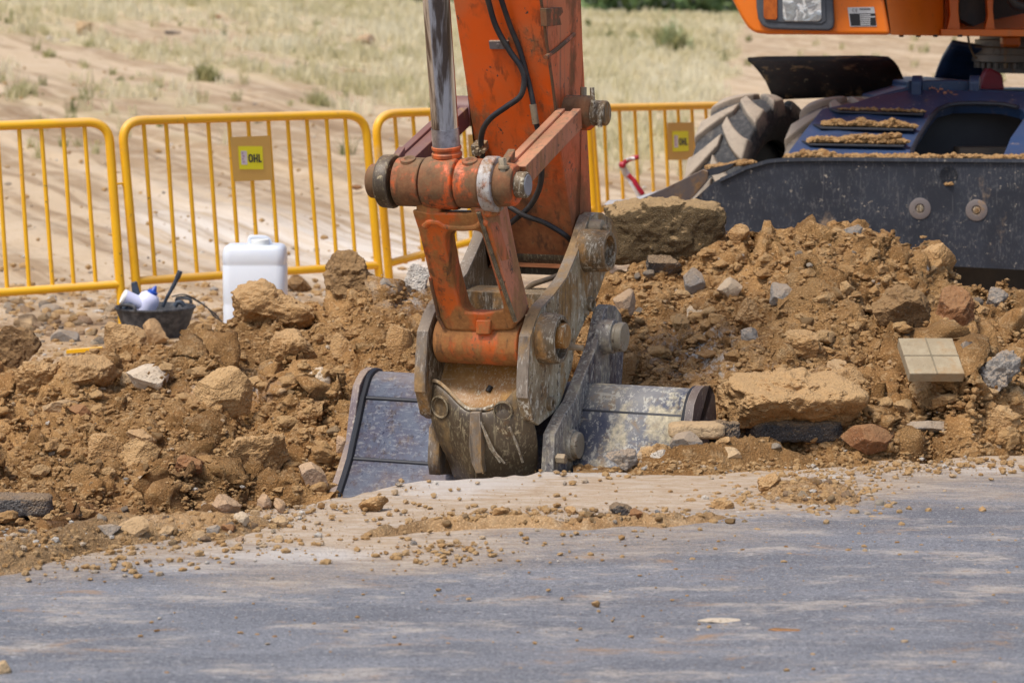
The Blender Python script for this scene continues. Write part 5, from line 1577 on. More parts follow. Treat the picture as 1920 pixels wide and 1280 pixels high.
# ================================================================== barriers
def barrier(label, tl, tr, bl, br, Y0, Y1, u0, u1, bars, foot_l=None, foot_r=None, posts=(True, True), r=0.0235):
    """tl.. = pixels of the frame's corners; Y runs from Y0 at u0 to Y1 at u1"""
    dY = lambda u: Y0 + (Y1 - Y0) * (u - u0) / (u1 - u0)
    pt = lambda u, v: P(u, v, dY(u))
    a, b, c, d = Vector(tl), Vector(tr), Vector(bl), Vector(br)
    base = pt(*(((c + d) / 2)[:]))
    root = empty('crowd_barrier', (base.x, base.y, 0), label, 'barrier', 'yellow crowd barriers along the site')
    path = []
    rad = 42
    fl_ = Vector(foot_l) if foot_l else c + (c - a) * 0.25
    frr = Vector(foot_r) if foot_r else d + (d - b) * 0.25
    def corner(p, q, s, n=9):
        t0, t1 = q + (p - q).normalized() * rad, q + (s - q).normalized() * rad * 0.95
        return [(1 - t) ** 2 * t0 + 2 * t * (1 - t) * q + t * t * t1 for t in np.linspace(0, 1, n).tolist()]
    path = [fl_] + corner(fl_, a, b) + corner(a, b, frr) + [frr]
    MB().tube([pt(q.x, q.y) for q in path], r, 14).build('frame', M['yellow'], root)
    MB().tube([pt(c.x, c.y), pt(d.x, d.y)], r * 0.92, 14).build('bottom_rail', M['yellow'], root)
    for (uu, vv), (ub, vb_) in bars:
        MB().tube([pt(uu, vv), pt(ub, vb_)], 0.0108, 10).build('bar', M['yellow'], root)
    for q in (fl_, frr):
        p = pt(q.x, q.y)
        MB().prism([p + Vector((0.0, -0.30, -0.004)), p + Vector((0.05, -0.30, -0.004)), p + Vector((0.05, 0.30, -0.004)), p + Vector((0.0, 0.30, -0.004))], (0, 0, 0.008)).build('foot_plate', M['yellow'], root)
    return root, pt
# left barrier
bA, pA = barrier('yellow crowd barrier without a sign, left of the white canister', (-420, 252), (203, 228), (-390, 575), (224, 533), 12.75, 13.4, -420, 224,
    [((35.6, 240), (55, 545)), ((77, 238), (99, 541)), ((118, 236), (138.5, 538)), ((158, 234), (180, 536)), ((-6, 242), (14, 549)), ((-47, 243), (-27, 551)), ((-88, 245), (-69, 554)), ((-130, 247), (-110, 557)), ((-175, 248), (-152, 560)), ((-220, 250), (-195, 563)), ((-262, 251), (-238, 566))], foot_r=(231, 612))
# second: the one with the sign behind the canister
bB, pB = barrier('yellow crowd barrier with sign plate, behind the white canister', (228, 227), (684, 214), (252, 527), (708, 497), 13.4, 14.4, 228, 708,
    [((a, 230 - (a - 269) * 0.023), (b, c)) for a, b, c in ((269, 291, 523), (311, 330.5, 520), (348, 370, 518), (390, 410, 515), (429, 449, 513), (465, 485, 511), (503, 523, 508), (539, 559, 506), (575, 597, 503), (612, 632, 501), (647, 667, 499))], foot_l=(262, 608), foot_r=(715, 560))
MB().tube([pB(218, 345), pB(229, 344), pB(233, 352)], 0.006, 8).build('hook', M['yellow'], bB)
bC, pC = barrier('yellow crowd barrier crossing behind the orange excavator arm', (703, 214), (1100, 200), (728, 494), (1112, 392), 14.5, 15.6, 703, 1112,
    [((a, 217 - (a - 740) * 0.035), (a + 21 - (a - 740) * 0.028, 494 - (a - 740) * 0.11)) for a in (740, 774, 807, 838, 868, 898, 928, 958, 988, 1018, 1048, 1076)], foot_l=(733, 560), foot_r=(1118, 470))
bD, pD = barrier('yellow crowd barrier with sign plate, between arm and big tyre', (1106, 203), (1480, 195), (1122, 392), (1490, 372), 16.0, 17.4, 1106, 1490,
    [((a, 204 - (a - 1130) * 0.02), (a + 8, 388 - (a - 1130) * 0.05)) for a in (1132, 1161, 1190, 1218.5, 1246, 1271, 1297, 1323, 1349, 1375, 1400, 1425, 1450)], foot_l=(1127, 470), foot_r=(1500, 440))
# sign plates hung on the barriers
def letter_O(c, ex, ey, w, h, t, n=20):
    o, i = [], []
    for k in range(n):
        a = 2 * math.pi * k / n
        ca, sa = math.cos(a), math.sin(a)
        pw = lambda x, p: math.copysign(abs(x) ** p, x)
        o.append(c + ex * w / 2 * pw(ca, .75) + ey * h / 2 * pw(sa, .75))
        i.append(c + ex * (w / 2 - t) * pw(ca, .75) + ey * (h / 2 - t * .9) * pw(sa, .75))
    return o, i
def sign(pt, quad, st, label, logo_first=True, letters=True):
    pts = [pt(*q) + Vector((0, -0.024, 0)) for q in quad]
    c = sum(pts, Vector()) / 4
    root = MB().prism(pts, (0, 0.006, 0)).build('sign_plate', M['card'], None, ref=Vector((c.x, c.y, pts[2].z)))
    tag(root, label, 'sign', 'sign plates on the barriers')
    s4 = [pt(*q) + Vector((0, -0.0285, 0)) for q in st]
    MB().prism(s4, (0, 0.003, 0)).build('sticker', M['sticker'], root)
    if not letters:
        return
    tl, tr, br, bl_ = s4
    W_, H_ = (tr - tl), (bl_ - tl)
    at = lambda x, y, d=0.002: tl + W_ * x + H_ * y + Vector((0, -d, 0))
    stk = bpy.data.objects[root.children[0].name]
    m = MB()
    ex, ey = W_.normalized(), -H_.normalized()
    w, h = W_.length, H_.length
    o, i = letter_O(at(0.49, 0.52), ex, ey, 0.19 * w, 0.36 * h, 0.058 * w)
    m2 = ring_prism(o, i, (0, 0.0015, 0)); m.add(m2.v, m2.f)
    def bx(x0, y0, x1, y1): m.prism([at(x0, y0), at(x1, y0), at(x1, y1), at(x0, y1)], (0, 0.0015, 0))
    bx(0.61, 0.34, 0.665, 0.70); bx(0.725, 0.34, 0.78, 0.70); bx(0.66, 0.49, 0.73, 0.56)
    bx(0.81, 0.34, 0.865, 0.70); bx(0.86, 0.63, 0.94, 0.70)
    m.build('lettering', M['ink'], stk)
    m = MB(); bx2 = lambda x0, y0, x1, y1, d: m.prism([at(x0, y0, d), at(x1, y0, d), at(x1, y1, d), at(x0, y1, d)], (0, 0.0012, 0))
    bx2(0.10, 0.20, 0.34, 0.80, 0.0015)
    m.build('emblem', M['logo'], stk)
    m = MB()
    for k in range(4):
        bx2(0.135 + (k % 2) * 0.02, 0.26 + k * 0.125, 0.20 + (k % 2) * 0.04, 0.34 + k * 0.125, 0.0025)
    m.build('emblem_mark', M['logo red'], stk)
sign(pB, [(432, 257), (507, 254), (512, 337), (439, 340)], [(447.5, 274), (493, 274), (495, 317), (450, 317)], 'ochre plate with yellow letter sticker, on the barrier above the canister')
sign(pD, [(1251, 230), (1300, 229), (1301, 299), (1252, 300)], [(1260, 246), (1290, 245.5), (1291, 283), (1261, 284)], 'ochre plate with yellow letter sticker, on the barrier beside the tyre')
sign(pC, [(877, 252), (935, 250), (940, 330), (882, 332)], [(892, 266), (925, 266), (927, 308), (894, 308)], 'ochre plate on the barrier, half hidden behind the orange arm', letters=True)

# ================================================================== things by the barrier
Yc = 12.85
base = P(476, 636, Yc); base.z = 0.0
s = Yc / FPX
can = empty('canister', (base.x, base.y + 0.11, 0.0), 'white plastic canister with cap and handle, before the yellow barrier', 'canister')
def rrect(w, d, r, n=6):
    o = []
    for cx, cy, a0 in ((w - r, d - r, 0), (-w + r, d - r, 90), (-w + r, -d + r, 180), (w - r, -d + r, 270)):
        for k in range(n):
            a = R(a0 + 90 * k / (n - 1))
            o.append((cx + r * math.cos(a), cy + r * math.sin(a)))
    return o
CT = P(476, 462, Yc).z
w0 = 118 * s / 2
prof_ = [(0.0, 0.94), (0.012, 0.985), (0.03, 1.0), (CT * 0.35, 1.0), (CT * 0.37, 0.985), (CT * 0.39, 1.0), (CT * 0.78, 1.0), (CT * 0.795, 0.98), (CT * 0.81, 1.0), (CT - 0.045, 1.0), (CT - 0.020, 0.975), (CT - 0.006, 0.92), (CT, 0.84)]
rows = [[Vector((base.x + x * k, base.y + 0.11 + y * k, z)) for x, y in rrect(w0, 0.115, 0.045)] for z, k in prof_]
m = MB().grid(rows, True)
n = len(rows[0])
m.f.append(tuple(range((len(rows) - 1) * n, len(rows) * n)))
m.f.append(tuple(range(n))[::-1])
m.build('canister_body', M['canister'], can, angle=50)
cp_ = P(484, 458, Yc)
MB().lathe((cp_.x, base.y + 0.10, CT - 0.012), UZ, [(0, 0.042), (0.012, 0.044), (0.036, 0.044), (0.040, 0.038)], 28).build('cap', M['cap white'], can, bevel=0.002)
hx = P(470, 450, Yc).x
m = MB().tube(catmull([Vector((hx - 0.012, base.y + 0.10, CT - 0.01)), Vector((hx - 0.012, base.y + 0.10, CT + 0.03)), Vector((hx + 0.006, base.y + 0.10, CT + 0.036)), Vector((hx + 0.07, base.y + 0.12, CT + 0.028)), Vector((hx + 0.085, base.y + 0.12, CT - 0.012))], 5), 0.011, 10)
m.build('handle', M['canister'], can)
# tub with tools
Yt = 12.9
t0 = P(291, 572, Yt)
rt = 150 * Yt / FPX / 2
tub = empty('mortar_tub', (t0.x, Yt, 0), 'black rubber mortar tub holding bottle and tools by the barrier foot', 'tub')
zt = t0.z - 0.004
MB().lathe((t0.x, Yt, 0.0), UZ, [(0.001, rt * 0.72), (0.004, rt * 0.74), (zt - 0.012, rt * 0.985), (zt - 0.010, rt * 1.02), (zt, rt * 1.02), (zt, rt * 0.97), (0.02, rt * 0.72), (0.018, 0.01)], 56).build('tub_body', M['tub'], tub, bevel=0.002)
for a in (0.9, -2.2):
    p = Vector((t0.x + rt * math.cos(a), Yt + rt * math.sin(a), zt))
    d = Vector((-math.sin(a), math.cos(a), 0))
    MB().tube(catmull([p - d * 0.05, p - d * 0.04 + UZ * 0.02, p + d * 0.04 + UZ * 0.02, p + d * 0.05], 4), 0.008, 8).build('handle', M['tub'], tub)
q = lambda u, v, y=Yt: P(u, v, y)
bt = empty('squeeze_bottle', q(272, 590, Yt - 0.02), 'pale lilac squeeze bottle with blue pointed cap, in the tub', 'bottle')
ax_ = (q(294, 533) - q(268, 582)).normalized()
MB().lathe(q(264, 590, Yt - 0.02), ax_, [(0, 0.045), (0.006, 0.052), (0.075, 0.054), (0.10, 0.048), (0.115, 0.034), (0.12, 0.022)], 36).build('bottle_body', M['lilac plastic'], bt)
MB().lathe(q(264, 590, Yt - 0.02) + ax_ * 0.112, ax_, [(0, 0.026), (0.018, 0.025), (0.021, 0.016), (0.04, 0.008), (0.048, 0.004)], 24).build('pointed_cap', M['blue plastic'], bt)
sb = empty('sealant_tube', q(248, 570, Yt - 0.06), 'white sealant tube lying on the tub rim beside the bottle', 'tube')
ax_ = Vector((0.86, 0.25, -0.45)).normalized()
MB().lathe(q(232, 556, Yt - 0.06), ax_, [(0, 0.032), (0.006, 0.037), (0.012, 0.036), (0.13, 0.036)], 28).build('tube_body', M['lilac plastic'], sb)
MB().lathe(q(232, 556, Yt - 0.06) + ax_ * -0.006, ax_, [(0, 0.036), (0.008, 0.038), (0.012, 0.036)], 28).build('tube_end', M['cap white'], sb)
tg = lambda o, l, c, g=None: tag(o, l, c, g)
m = MB().tube(catmull([q(305, 575), q(314, 556), q(324, 538), q(333, 520), q(338, 508)], 4), [0.008] * 4 + [0.009] * 4 + [0.0105] * 4 + [0.013] * 4 + [0.012], 12)
tg(m.build('hammer', M['tool'], None), 'slim black tool handle with knob end rising right of the bottle', 'tool', 'tools in the tub')
m = MB().prism([q(245, 530), q(256, 527), q(262, 550), q(265, 565), q(250, 568)], (0, 0.02, 0))
tg(m.build('trowel', M['tool'], None, bevel=0.006), 'short flat dark handle standing behind the white sealant tube', 'tool', 'tools in the tub')
for u, v, l in ((242, 573, 'rounded dark grip on the tub rim under the sealant tube'), (337, 568, 'rounded dark grip at the right rim of the tub')):
    m = MB().tube(catmull([q(u - 9, v + 6, Yt - 0.1), q(u - 4, v - 1, Yt - 0.1), q(u + 3, v - 1, Yt - 0.1), q(u + 9, v + 6, Yt - 0.1)], 5), 0.012, 12)
    tg(m.build('hand_tool', M['tool'], None), l, 'tool', 'tools in the tub')
for k, w in enumerate(([(322, 556), (345, 552), (368, 562), (390, 578), (405, 590), (416, 604)], [(330, 557), (352, 556), (372, 566), (388, 576), (403, 594), (414, 600)])):
    m = MB().tube(catmull([q(u, v, Yt + 0.02 * k) for u, v in w], 6), 0.0035, 6)
    tg(m.build('wire', M['hose'], None), ('upper' if k == 0 else 'lower') + ' thin dark wire bowing from the tub towards the canister', 'wire', 'wires from the tub')
# loose yellow strip and red-white tape
a = hit(130, 661)[0]; b = hit(192, 655)[0]
yy = (a[1] + b[1]) / 2
m = MB().prism([P(124, 656, yy), P(192, 650.5, yy), P(192, 658, yy), P(124, 663, yy)], (0, 0.012, 0.002))
tg(m.build('metal_strip', M['yellow'], None, bevel=0.001), 'short flat yellow metal strip lying among the stones left of the tub', 'strip')
YT = 15.7
tp_ = MB()
def ribbon(pts, w, tw=0.0):
    rows = []
    pts = catmull([P(u, v, YT + d) for u, v, d in pts], 5)
    for i, p in enumerate(pts):
        t = (pts[min(i + 1, len(pts) - 1)] - pts[max(i - 1, 0)]).normalized()
        n_ = t.cross(Vector((0.3, -1, 0.2))).normalized()
        a = math.sin(i * 0.5) * 0.5
        n_ = (n_ * math.cos(a) + Vector((0, 1, 0)) * math.sin(a))
        rows.append([p - n_ * w / 2, p + n_ * w / 2])
    return MB().grid(rows)
root = ribbon([(1166, 308, 0), (1172, 322, .01), (1182, 335, .03), (1192, 352, .0), (1204, 372, 0)], 0.045).build('warning_tape', M['tape white'], None, solid=0.002)
tg(root, 'twisted red and white warning tape hanging before the right barrier', 'tape')
ribbon([(1164, 310, 0), (1172, 304, .0), (1183, 298, .02), (1198, 294, .0)], 0.028).build('red_end', M['tape red'], root, solid=0.002)
ribbon([(1178, 328, -.012), (1188, 338, -.012), (1196, 350, -.012), (1206, 365, -.012)], 0.03).build('red_stripe', M['tape red'], root, solid=0.002)
MB().lathe(P(1167, 309, YT - 0.01), AX, [(-0.02, 0.008), (-0.012, 0.02), (0.012, 0.02), (0.02, 0.008)], 12).build('knot', M['tape red'], root)
ribbon([(1174, 300, -.012), (1183, 297, -.012), (1190, 296, -.012)], 0.018).build('white_end', M['tape white'], root, solid=0.002)

# ================================================================== stones that can be told apart
PR = place_rock
C_, S_, A_, L_ = 'earth clod', 'stone', 'asphalt chunk', 'rock'
big = [
 # name, u, v, w, h, material, label, category, kwargs
 ('earth_clod', 512, 575, 168, 100, 'clod', 'widest brown earth clod on the left heap, leaning against the white canister', C_, dict(cuts=7, rough=.22, deep=.7)),
 ('earth_clod', 656, 513, 98, 96, 'dark clod', 'tall dark brown clod on the ridge just left of the excavator link', C_, dict(cuts=8, rough=.2)),
 ('earth_clod', 557, 533, 56, 46, 'dark clod', 'small dark clod on the ridge between the canister and the tall clod', C_, dict(cuts=8, rough=.2)),
 ('tan_stone', 276, 708, 82, 48, 'pale', 'smooth pale tan stone on the left heap below the black tub', S_, dict(cuts=12, rough=.06, lo=.6)),
 ('tan_stone', 240, 714, 34, 34, 'tan', 'small tan stone touching the left side of the smooth pale stone', S_, {}),
 ('earth_clod', 234, 630, 84, 52, 'clod', 'light brown clod under the tub on the left ridge', C_, dict(cuts=10, rough=.15)),
 ('tan_stone', 292, 628, 50, 62, 'tan', 'upright tan block with pale face under the right side of the tub', S_, dict(cuts=12, rough=.1)),
 ('earth_clod', 28, 655, 110, 92, 'dark clod', 'large dark clod at the left edge before the field of stones', C_, dict(cuts=8, rough=.18)),
 ('earth_clod', 78, 712, 105, 74, 'clod', 'rough brown clod with pebbly face at the left end of the heap', C_, dict(cuts=9, rough=.2)),
 ('earth_slab', 425, 742, 130, 112, 'clod', 'broad smooth slanted slab of earth in the middle of the left heap', C_, dict(cuts=6, rough=.10, deep=.45, tilt=(.5, .2, .3))),
 ('tan_stone', 115, 762, 76, 38, 'tan', 'flat tan stone tipped over a dark gap in the left heap', S_, dict(cuts=12, rough=.1, tilt=(.2, .2, 0))),
 ('earth_clod', 150, 770, 44, 26, 'red clod', 'small ruddy clod beside the flat tipped tan stone', C_, {}),
 ('earth_clod', 195, 842, 78, 60, 'clod', 'slab-like brown clod tilted steeply low in the left heap', C_, dict(cuts=10, rough=.14, tilt=(.3, .6, 0))),
 ('pale_stone', 264, 822, 62, 36, 'tan', 'knobbly pale stone just right of the steeply tilted clod', S_, dict(cuts=12, rough=.2)),
 ('red_stone', 356, 872, 58, 42, 'red clod', 'dark rust red lump standing in for a dark hole low in the left heap', S_, dict(cuts=10, rough=.15)),  # lump added in dark red for the shade of a hole
 ('pale_stone', 598, 722, 44, 66, 'pale', 'chalky upright stone on the heap left of the bucket top', S_, dict(cuts=12, rough=.18)),
 ('earth_clod', 580, 772, 60, 46, 'clod', 'rounded brown clod just under the chalky upright stone', C_, dict(cuts=8, rough=.16)),
 ('pink_stone', 588, 896, 58, 62, 'pink', 'smooth pinkish stone beside the lower corner of the bucket', S_, dict(cuts=9, rough=.05)),
 ('pink_stone', 640, 838, 20, 44, 'pink', 'narrow pinkish stone squeezed against the bucket edge', S_, dict(cuts=12, rough=.08)),
 ('asphalt_chunk', 36, 946, 128, 40, 'asphalt chunk', 'long broken asphalt chunk in the cut at the far left', A_, dict(sq=6, rough=.2, lift=-.12)),
 ('pale_stone', 782, 523, 54, 62, 'white', 'chalk white stone on the ridge behind the excavator link', S_, dict(cuts=12, rough=.15)),
 ('grey_stone', 726, 537, 40, 32, 'grey', 'small grey stone on the ridge left of the chalk white one', S_, dict(cuts=14, rough=.08)),
 ('earth_clod', 545, 655, 96, 70, 'clod', 'half sunk clod under the widest clod by the canister', C_, dict(cuts=8, rough=.15)),
 ('earth_clod', 640, 650, 44, 54, 'clod', 'pointed light clod between the canister and the coupler', C_, dict(cuts=11, rough=.12)),
 ('earth_clod', 745, 650, 58, 86, 'clod', 'smooth tall earth block beside the left coupler plate', C_, dict(cuts=6, rough=.06, deep=.5)),
 ('earth_clod', 170, 705, 110, 76, 'clod', 'broad brown clod behind the flat tipped tan stone', C_, dict(cuts=8, rough=.16)),
 ('earth_clod', 480, 860, 130, 100, 'clod', 'big crumbling clod at the foot of the left heap near the bucket', C_, dict(cuts=6, rough=.2, deep=.6)),
 ('earth_clod', 245, 850, 120, 62, 'clod', 'low wide sandy clod beneath the knobbly pale stone', C_, dict(cuts=7, rough=.15, deep=.6)),
 # along the broken edge of the road, left
 ('tan_stone', 424, 948, 60, 44, 'pink', 'largest pinkish tan stone on the road edge left of the bucket', S_, dict(cuts=11, rough=.1)),
 ('grey_stone', 452, 975, 30, 30, 'pale', 'pale grey stone below the largest pinkish stone on the road edge', S_, {}),
 ('grey_stone', 205, 994, 48, 26, 'grey', 'blue grey flat stone on the road edge at the left', S_, dict(cuts=14, rough=.05)),
 ('tan_stone', 250, 988, 60, 40, 'tan', 'ochre stone touching the blue grey flat stone', S_, dict(cuts=10)),
 ('tan_stone', 310, 997, 40, 24, 'tan', 'ochre stone second along the road edge from the blue grey one', S_, {}),
 ('pink_stone', 495, 942, 30, 34, 'pink', 'pinkish stone just right of the largest one on the road edge', S_, {}),
 ('pink_stone', 524, 950, 24, 34, 'pink', 'upright pinkish stone nearest the bucket on the road edge', S_, {}),
 ('tan_stone', 524, 978, 36, 26, 'tan', 'ochre stone at the right end of the left edge cluster', S_, {}),
 ('tan_stone', 372, 1005, 28, 22, 'tan', 'ochre pebble lowest in the left edge cluster', S_, {}),
 ('grey_stone', 400, 995, 28, 24, 'grey', 'grey green pebble in the left edge cluster beside the ochre pebble', S_, {}),
 ('pink_stone', 428, 992, 28, 22, 'red clod', 'ruddy pebble under the pale grey stone of the left edge cluster', S_, {}),
 ('tan_stone', 449, 1010, 18, 12, 'pink', 'small pink pebble alone below the left edge cluster', S_, {}),
 ('pale_stone', 524, 1010, 18, 16, 'tan', 'small cream pebble on the road below the ochre end stone', S_, {}),
 ('earth_clod', 700, 945, 60, 36, 'clod', 'brown clod on the road in front of the bucket corner', C_, dict(cuts=9, rough=.22)),
 # right heap
 ('earth_slab', 1246, 436, 242, 120, 'earth slab', 'large dark slab of compacted earth standing on the heap by the blade', L_, dict(sq=5, rough=.26, deep=.45, Y=11.1, tilt=(.1, .05, .1))),
 ('asphalt_chunk', 1244, 502, 70, 48, 'asphalt chunk', 'dark asphalt lump directly below the large standing slab', A_, dict(cuts=12, rough=.14)),
 ('grey_stone', 1301, 533, 42, 62, 'grey', 'flat upright light grey piece high on the right heap', S_, dict(cuts=16, rough=.04)),
 ('pale_stone', 1368, 540, 50, 42, 'pale', 'angular cream stone with dark rim right of the flat grey piece', S_, dict(cuts=14, rough=.06)),
 ('grey_stone', 1466, 553, 46, 46, 'grey', 'angular blue grey stone in the middle of the right heap', S_, dict(cuts=13, rough=.05)),
 ('white_stone', 1171, 568, 44, 56, 'pink', 'pinkish white angular stone beside the bucket ear', S_, dict(cuts=13, rough=.08)),
 ('pale_stone', 1308, 587, 44, 27, 'pale', 'small cream stone below the flat grey piece', S_, dict(cuts=12)),
 ('earth_clod', 1408, 592, 66, 64, 'clod', 'round brown clod below the angular cream stone', C_, dict(cuts=7, rough=.18)),
 ('earth_clod', 1755, 482, 64, 52, 'clod', 'light brown block on the right shoulder of the heap below the blade', C_, dict(cuts=9, rough=.12)),
 ('earth_clod', 1688, 578, 120, 92, 'dark clod', 'wide ochre clod with cracked face above the square paver', C_, dict(cuts=7, rough=.16, deep=.6)),
 ('earth_clod', 1790, 585, 80, 96, 'red clod', 'tall reddish clod behind the square paver', C_, dict(cuts=9, rough=.12)),
 ('earth_clod', 1480, 748, 262, 100, 'clod', 'biggest flat-topped clod slab at the right end of the bucket', L_, dict(sq=6, rough=.5, deep=1.1, Y=9.50, tilt=(.55, .10, .15))),
 ('asphalt_slab', 1490, 804, 180, 44, 'asphalt chunk', 'broken asphalt slab wedged under the biggest flat-topped clod', A_, dict(sq=5, rough=.28, lift=-.12)),
 ('brown_boulder', 1631, 822, 112, 56, 'red clod', 'smooth rounded brown boulder in front of the right heap', L_, dict(cuts=7, rough=.05, lift=-.05)),
 ('grey_stone', 1872, 700, 82, 92, 'grey', 'knobbly grey rock right of the square paver', S_, dict(cuts=12, rough=.22)),
 ('grey_stone', 1818, 672, 46, 66, 'grey', 'narrow grey rock between the paver and the knobbly rock', S_, dict(cuts=12, rough=.16)),
 ('grey_slab', 1740, 802, 118, 32, 'grey', 'long low grey slab in the rubble right of the brown boulder', S_, dict(cuts=14, rough=.08)),
 ('tan_stone', 1306, 806, 108, 30, 'tan', 'flat tan stone lying across the rubble at the bucket end', S_, dict(Y=9.22, sq=5, rough=.16)),
 ('grey_stone', 1358, 815, 60, 58, 'asphalt chunk', 'upright dark rubble block right of the flat tan stone', S_, dict(Y=9.24, cuts=12, rough=.14)),
 ('asphalt_chunk', 1288, 832, 68, 46, 'grey', 'sharp blue grey chunk under the flat tan stone', A_, dict(Y=9.14, cuts=15, rough=.05)),
 ('white_stone', 1240, 860, 54, 36, 'white', 'dirty white stone on the road edge before the bucket', S_, dict(Y=9.1, cuts=12, rough=.1)),
 ('grey_stone', 1166, 860, 62, 42, 'grey', 'crumbling grey lump below the lower bucket pin', S_, dict(Y=9.1, cuts=10, rough=.2)),
 ('tan_stone', 1365, 852, 52, 30, 'tan', 'angular tan stone right of the dirty white stone', S_, dict(Y=9.12, cuts=12)),
 ('tan_stone', 1310, 866, 44, 26, 'tan', 'low tan stone between the dirty white and the angular tan stone', S_, dict(Y=9.1)),
 ('earth_clod', 1384, 440, 42, 42, 'clod', 'squarish light clod on the ridge right of the large standing slab', C_, dict(cuts=10, rough=.1)),
 ('grey_stone', 1600, 433, 38, 24, 'grey', 'grey stone on the highest part of the right ridge', S_, {}),
 ('earth_clod', 1866, 790, 92, 66, 'clod', 'wide tan clod at the foot of the heap on the far right', C_, dict(cuts=8, rough=.18)),
 ('earth_clod', 1905, 750, 56, 56, 'clod', 'rounded clod at the far right below the knobbly grey rock', C_, dict(cuts=8, rough=.14)),
 ('earth_clod', 1745, 735, 90, 66, 'clod', 'brown clod tucked under the lower corner of the square paver', C_, dict(cuts=8, rough=.18)),
 ('earth_clod', 1590, 735, 130, 90, 'clod', 'broad sandy clod between the flat-topped slab and the paver', C_, dict(cuts=6, rough=.15, deep=.6)),
 ('earth_clod', 1500, 650, 70, 66, 'clod', 'leaning sandy clod above the biggest flat-topped slab', C_, dict(cuts=8, rough=.12)),
 ('grey_stone', 1870, 560, 44, 44, 'grey', 'mottled grey stone high on the right shoulder by the frame edge', S_, dict(rough=.15)),
 ('white_stone', 1735, 503, 16, 14, 'white', 'tiny white pebble under the light brown shoulder block', S_, {}),
 ('tan_stone', 1765, 622, 62, 28, 'tan', 'tan stone resting on the upper rim of the square paver', S_, dict(cuts=12)),
 ('earth_clod', 1180, 690, 30, 60, 'clod', 'small clod standing beside the bucket ear', C_, dict(rough=.15)),
 ('tan_stone', 1568, 692, 40, 40, 'tan', 'rounded ochre stone on the back edge of the flat-topped slab', S_, {}),
 ('grey_stone', 1406, 630, 36, 34, 'grey', 'pale grey stone half buried in mid slope below the round clod', S_, {}),
 # on the road, right
 ('asphalt_chunk', 1164, 956, 46, 30, 'asphalt chunk', 'dark asphalt chunk on the dusty road before the bucket', A_, dict(cuts=13, rough=.1)),
 ('red_stone', 1192, 964, 30, 24, 'red clod', 'rust brown chunk touching the dark asphalt chunk on the road', S_, {}),
 ('earth_clod', 1352, 946, 52, 28, 'clod', 'low brown clod on the road right of the asphalt chunk', C_, dict(rough=.2)),
 ('earth_clod', 1442, 906, 46, 40, 'clod', 'ochre clod at the left of the gravel patch on the road', C_, dict(rough=.2)),
 ('earth_clod', 938, 962, 36, 24, 'clod', 'small ochre clod on the road below the coupler', C_, dict(rough=.2)),
 ('earth_clod', 1070, 957, 22, 18, 'clod', 'little round clod on the road left of the asphalt chunk', C_, {}),
 ('earth_clod', 1842, 954, 15, 13, 'clod', 'lone round clod on bare asphalt at the right', C_, {}),
 ('earth_clod', 1117, 1131, 18, 13, 'clod', 'lone orange brown clod on the asphalt in the foreground', C_, {}),
 ('earth_clod', 6, 1250, 34, 28, 'tan', 'blurred tan stone at the lower left corner of the road', S_, {}),
 ('earth_crust', 1350, 1163, 90, 10, 'pale', 'flat pale crust of dirt on the foreground asphalt', 'dirt crust', dict(rough=.2)),
 ('earth_crust', 1468, 1181, 70, 8, 'red clod', 'flat rusty crust of dirt right of the pale crust', 'dirt crust', dict(rough=.2)),
 # field of stones behind the left heap, and beyond
 ('field_stone', 54, 606, 40, 34, 'tan', 'rounded tan stone at the far left under the barrier', S_, dict(rough=.05)),
 ('field_stone', 122, 631, 56, 30, 'grey', 'rounded grey stone left of the yellow strip', S_, dict(rough=.05)),
 ('field_stone', 160, 602, 30, 22, 'pink', 'brown rounded stone behind the rounded grey stone', S_, dict(rough=.05)),
 ('field_stone', 95, 577, 42, 16, 'grey', 'flat grey stone under the left barrier', S_, dict(rough=.05)),
 ('field_rock', 157, 56, 32, 32, 'tan', 'ochre rock on the slope at the upper left', L_, dict(rough=.12)),
 ('field_rock', 684, 74, 40, 20, 'pink', 'reddish flat rock high on the grassy slope', L_, dict(rough=.1)),
 ('field_rock', 636, 96, 44, 20, 'pale', 'pale flat rock just left of the reddish rock on the slope', L_, dict(rough=.1)),
 ('field_rock', 93, 71, 14, 6, 'white', 'small white stone on the slope left of the ochre rock', L_, {}),
 ('field_rock', 121, 76, 20, 8, 'pale', 'small pale flat stone between the white stone and the ochre rock', L_, {}),
 ('field_rock', 324, 61, 32, 7, 'asphalt chunk', 'dark flat stone on the grassy slope', L_, {}),
 ('field_rock', 668, 351, 24, 10, 'red clod', 'rust red stone behind the second barrier', L_, {}),
 ('field_rock', 406, 33, 20, 10, 'red clod', 'small rust red rock high on the slope near the top', L_, {}),
 ('field_rock', 665, 138, 40, 18, 'tan', 'tan rock low in the grass left of the chrome rod', L_, {}),
]
for name, u, v, w, h, mat, label, cat, kw in big:
    if v < 590 and 'field' in name:
        Yf_ = float(hit(u, v + h * 0.3, 11.5, 95, 0.05)[0][1])
        kw = dict(kw, Y=Yf_)
    PR(name, u, v, w, h, mat, label, cat, 'stones told apart one by one' if False else None, **kw)

rg = np.random.RandomState(21)
for k in range(16):
    u, v = rg.uniform(1205, 1420), 0
    v = rg.uniform(838, 872) - 26 * math.exp(-((u - 1345) / 55) ** 2)
    w = rg.uniform(20, 46)
    PR('rubble_stone', u, v, w, w * rg.uniform(.55, .8), ('clod', 'tan', 'clod', 'pale')[k % 4], 'small lump of rubble heaped between the bucket end and the road edge', 'stone', 'rubble at the bucket end', Y=9.18 + rg.uniform(-.05, .08), cuts=10, rough=.18)
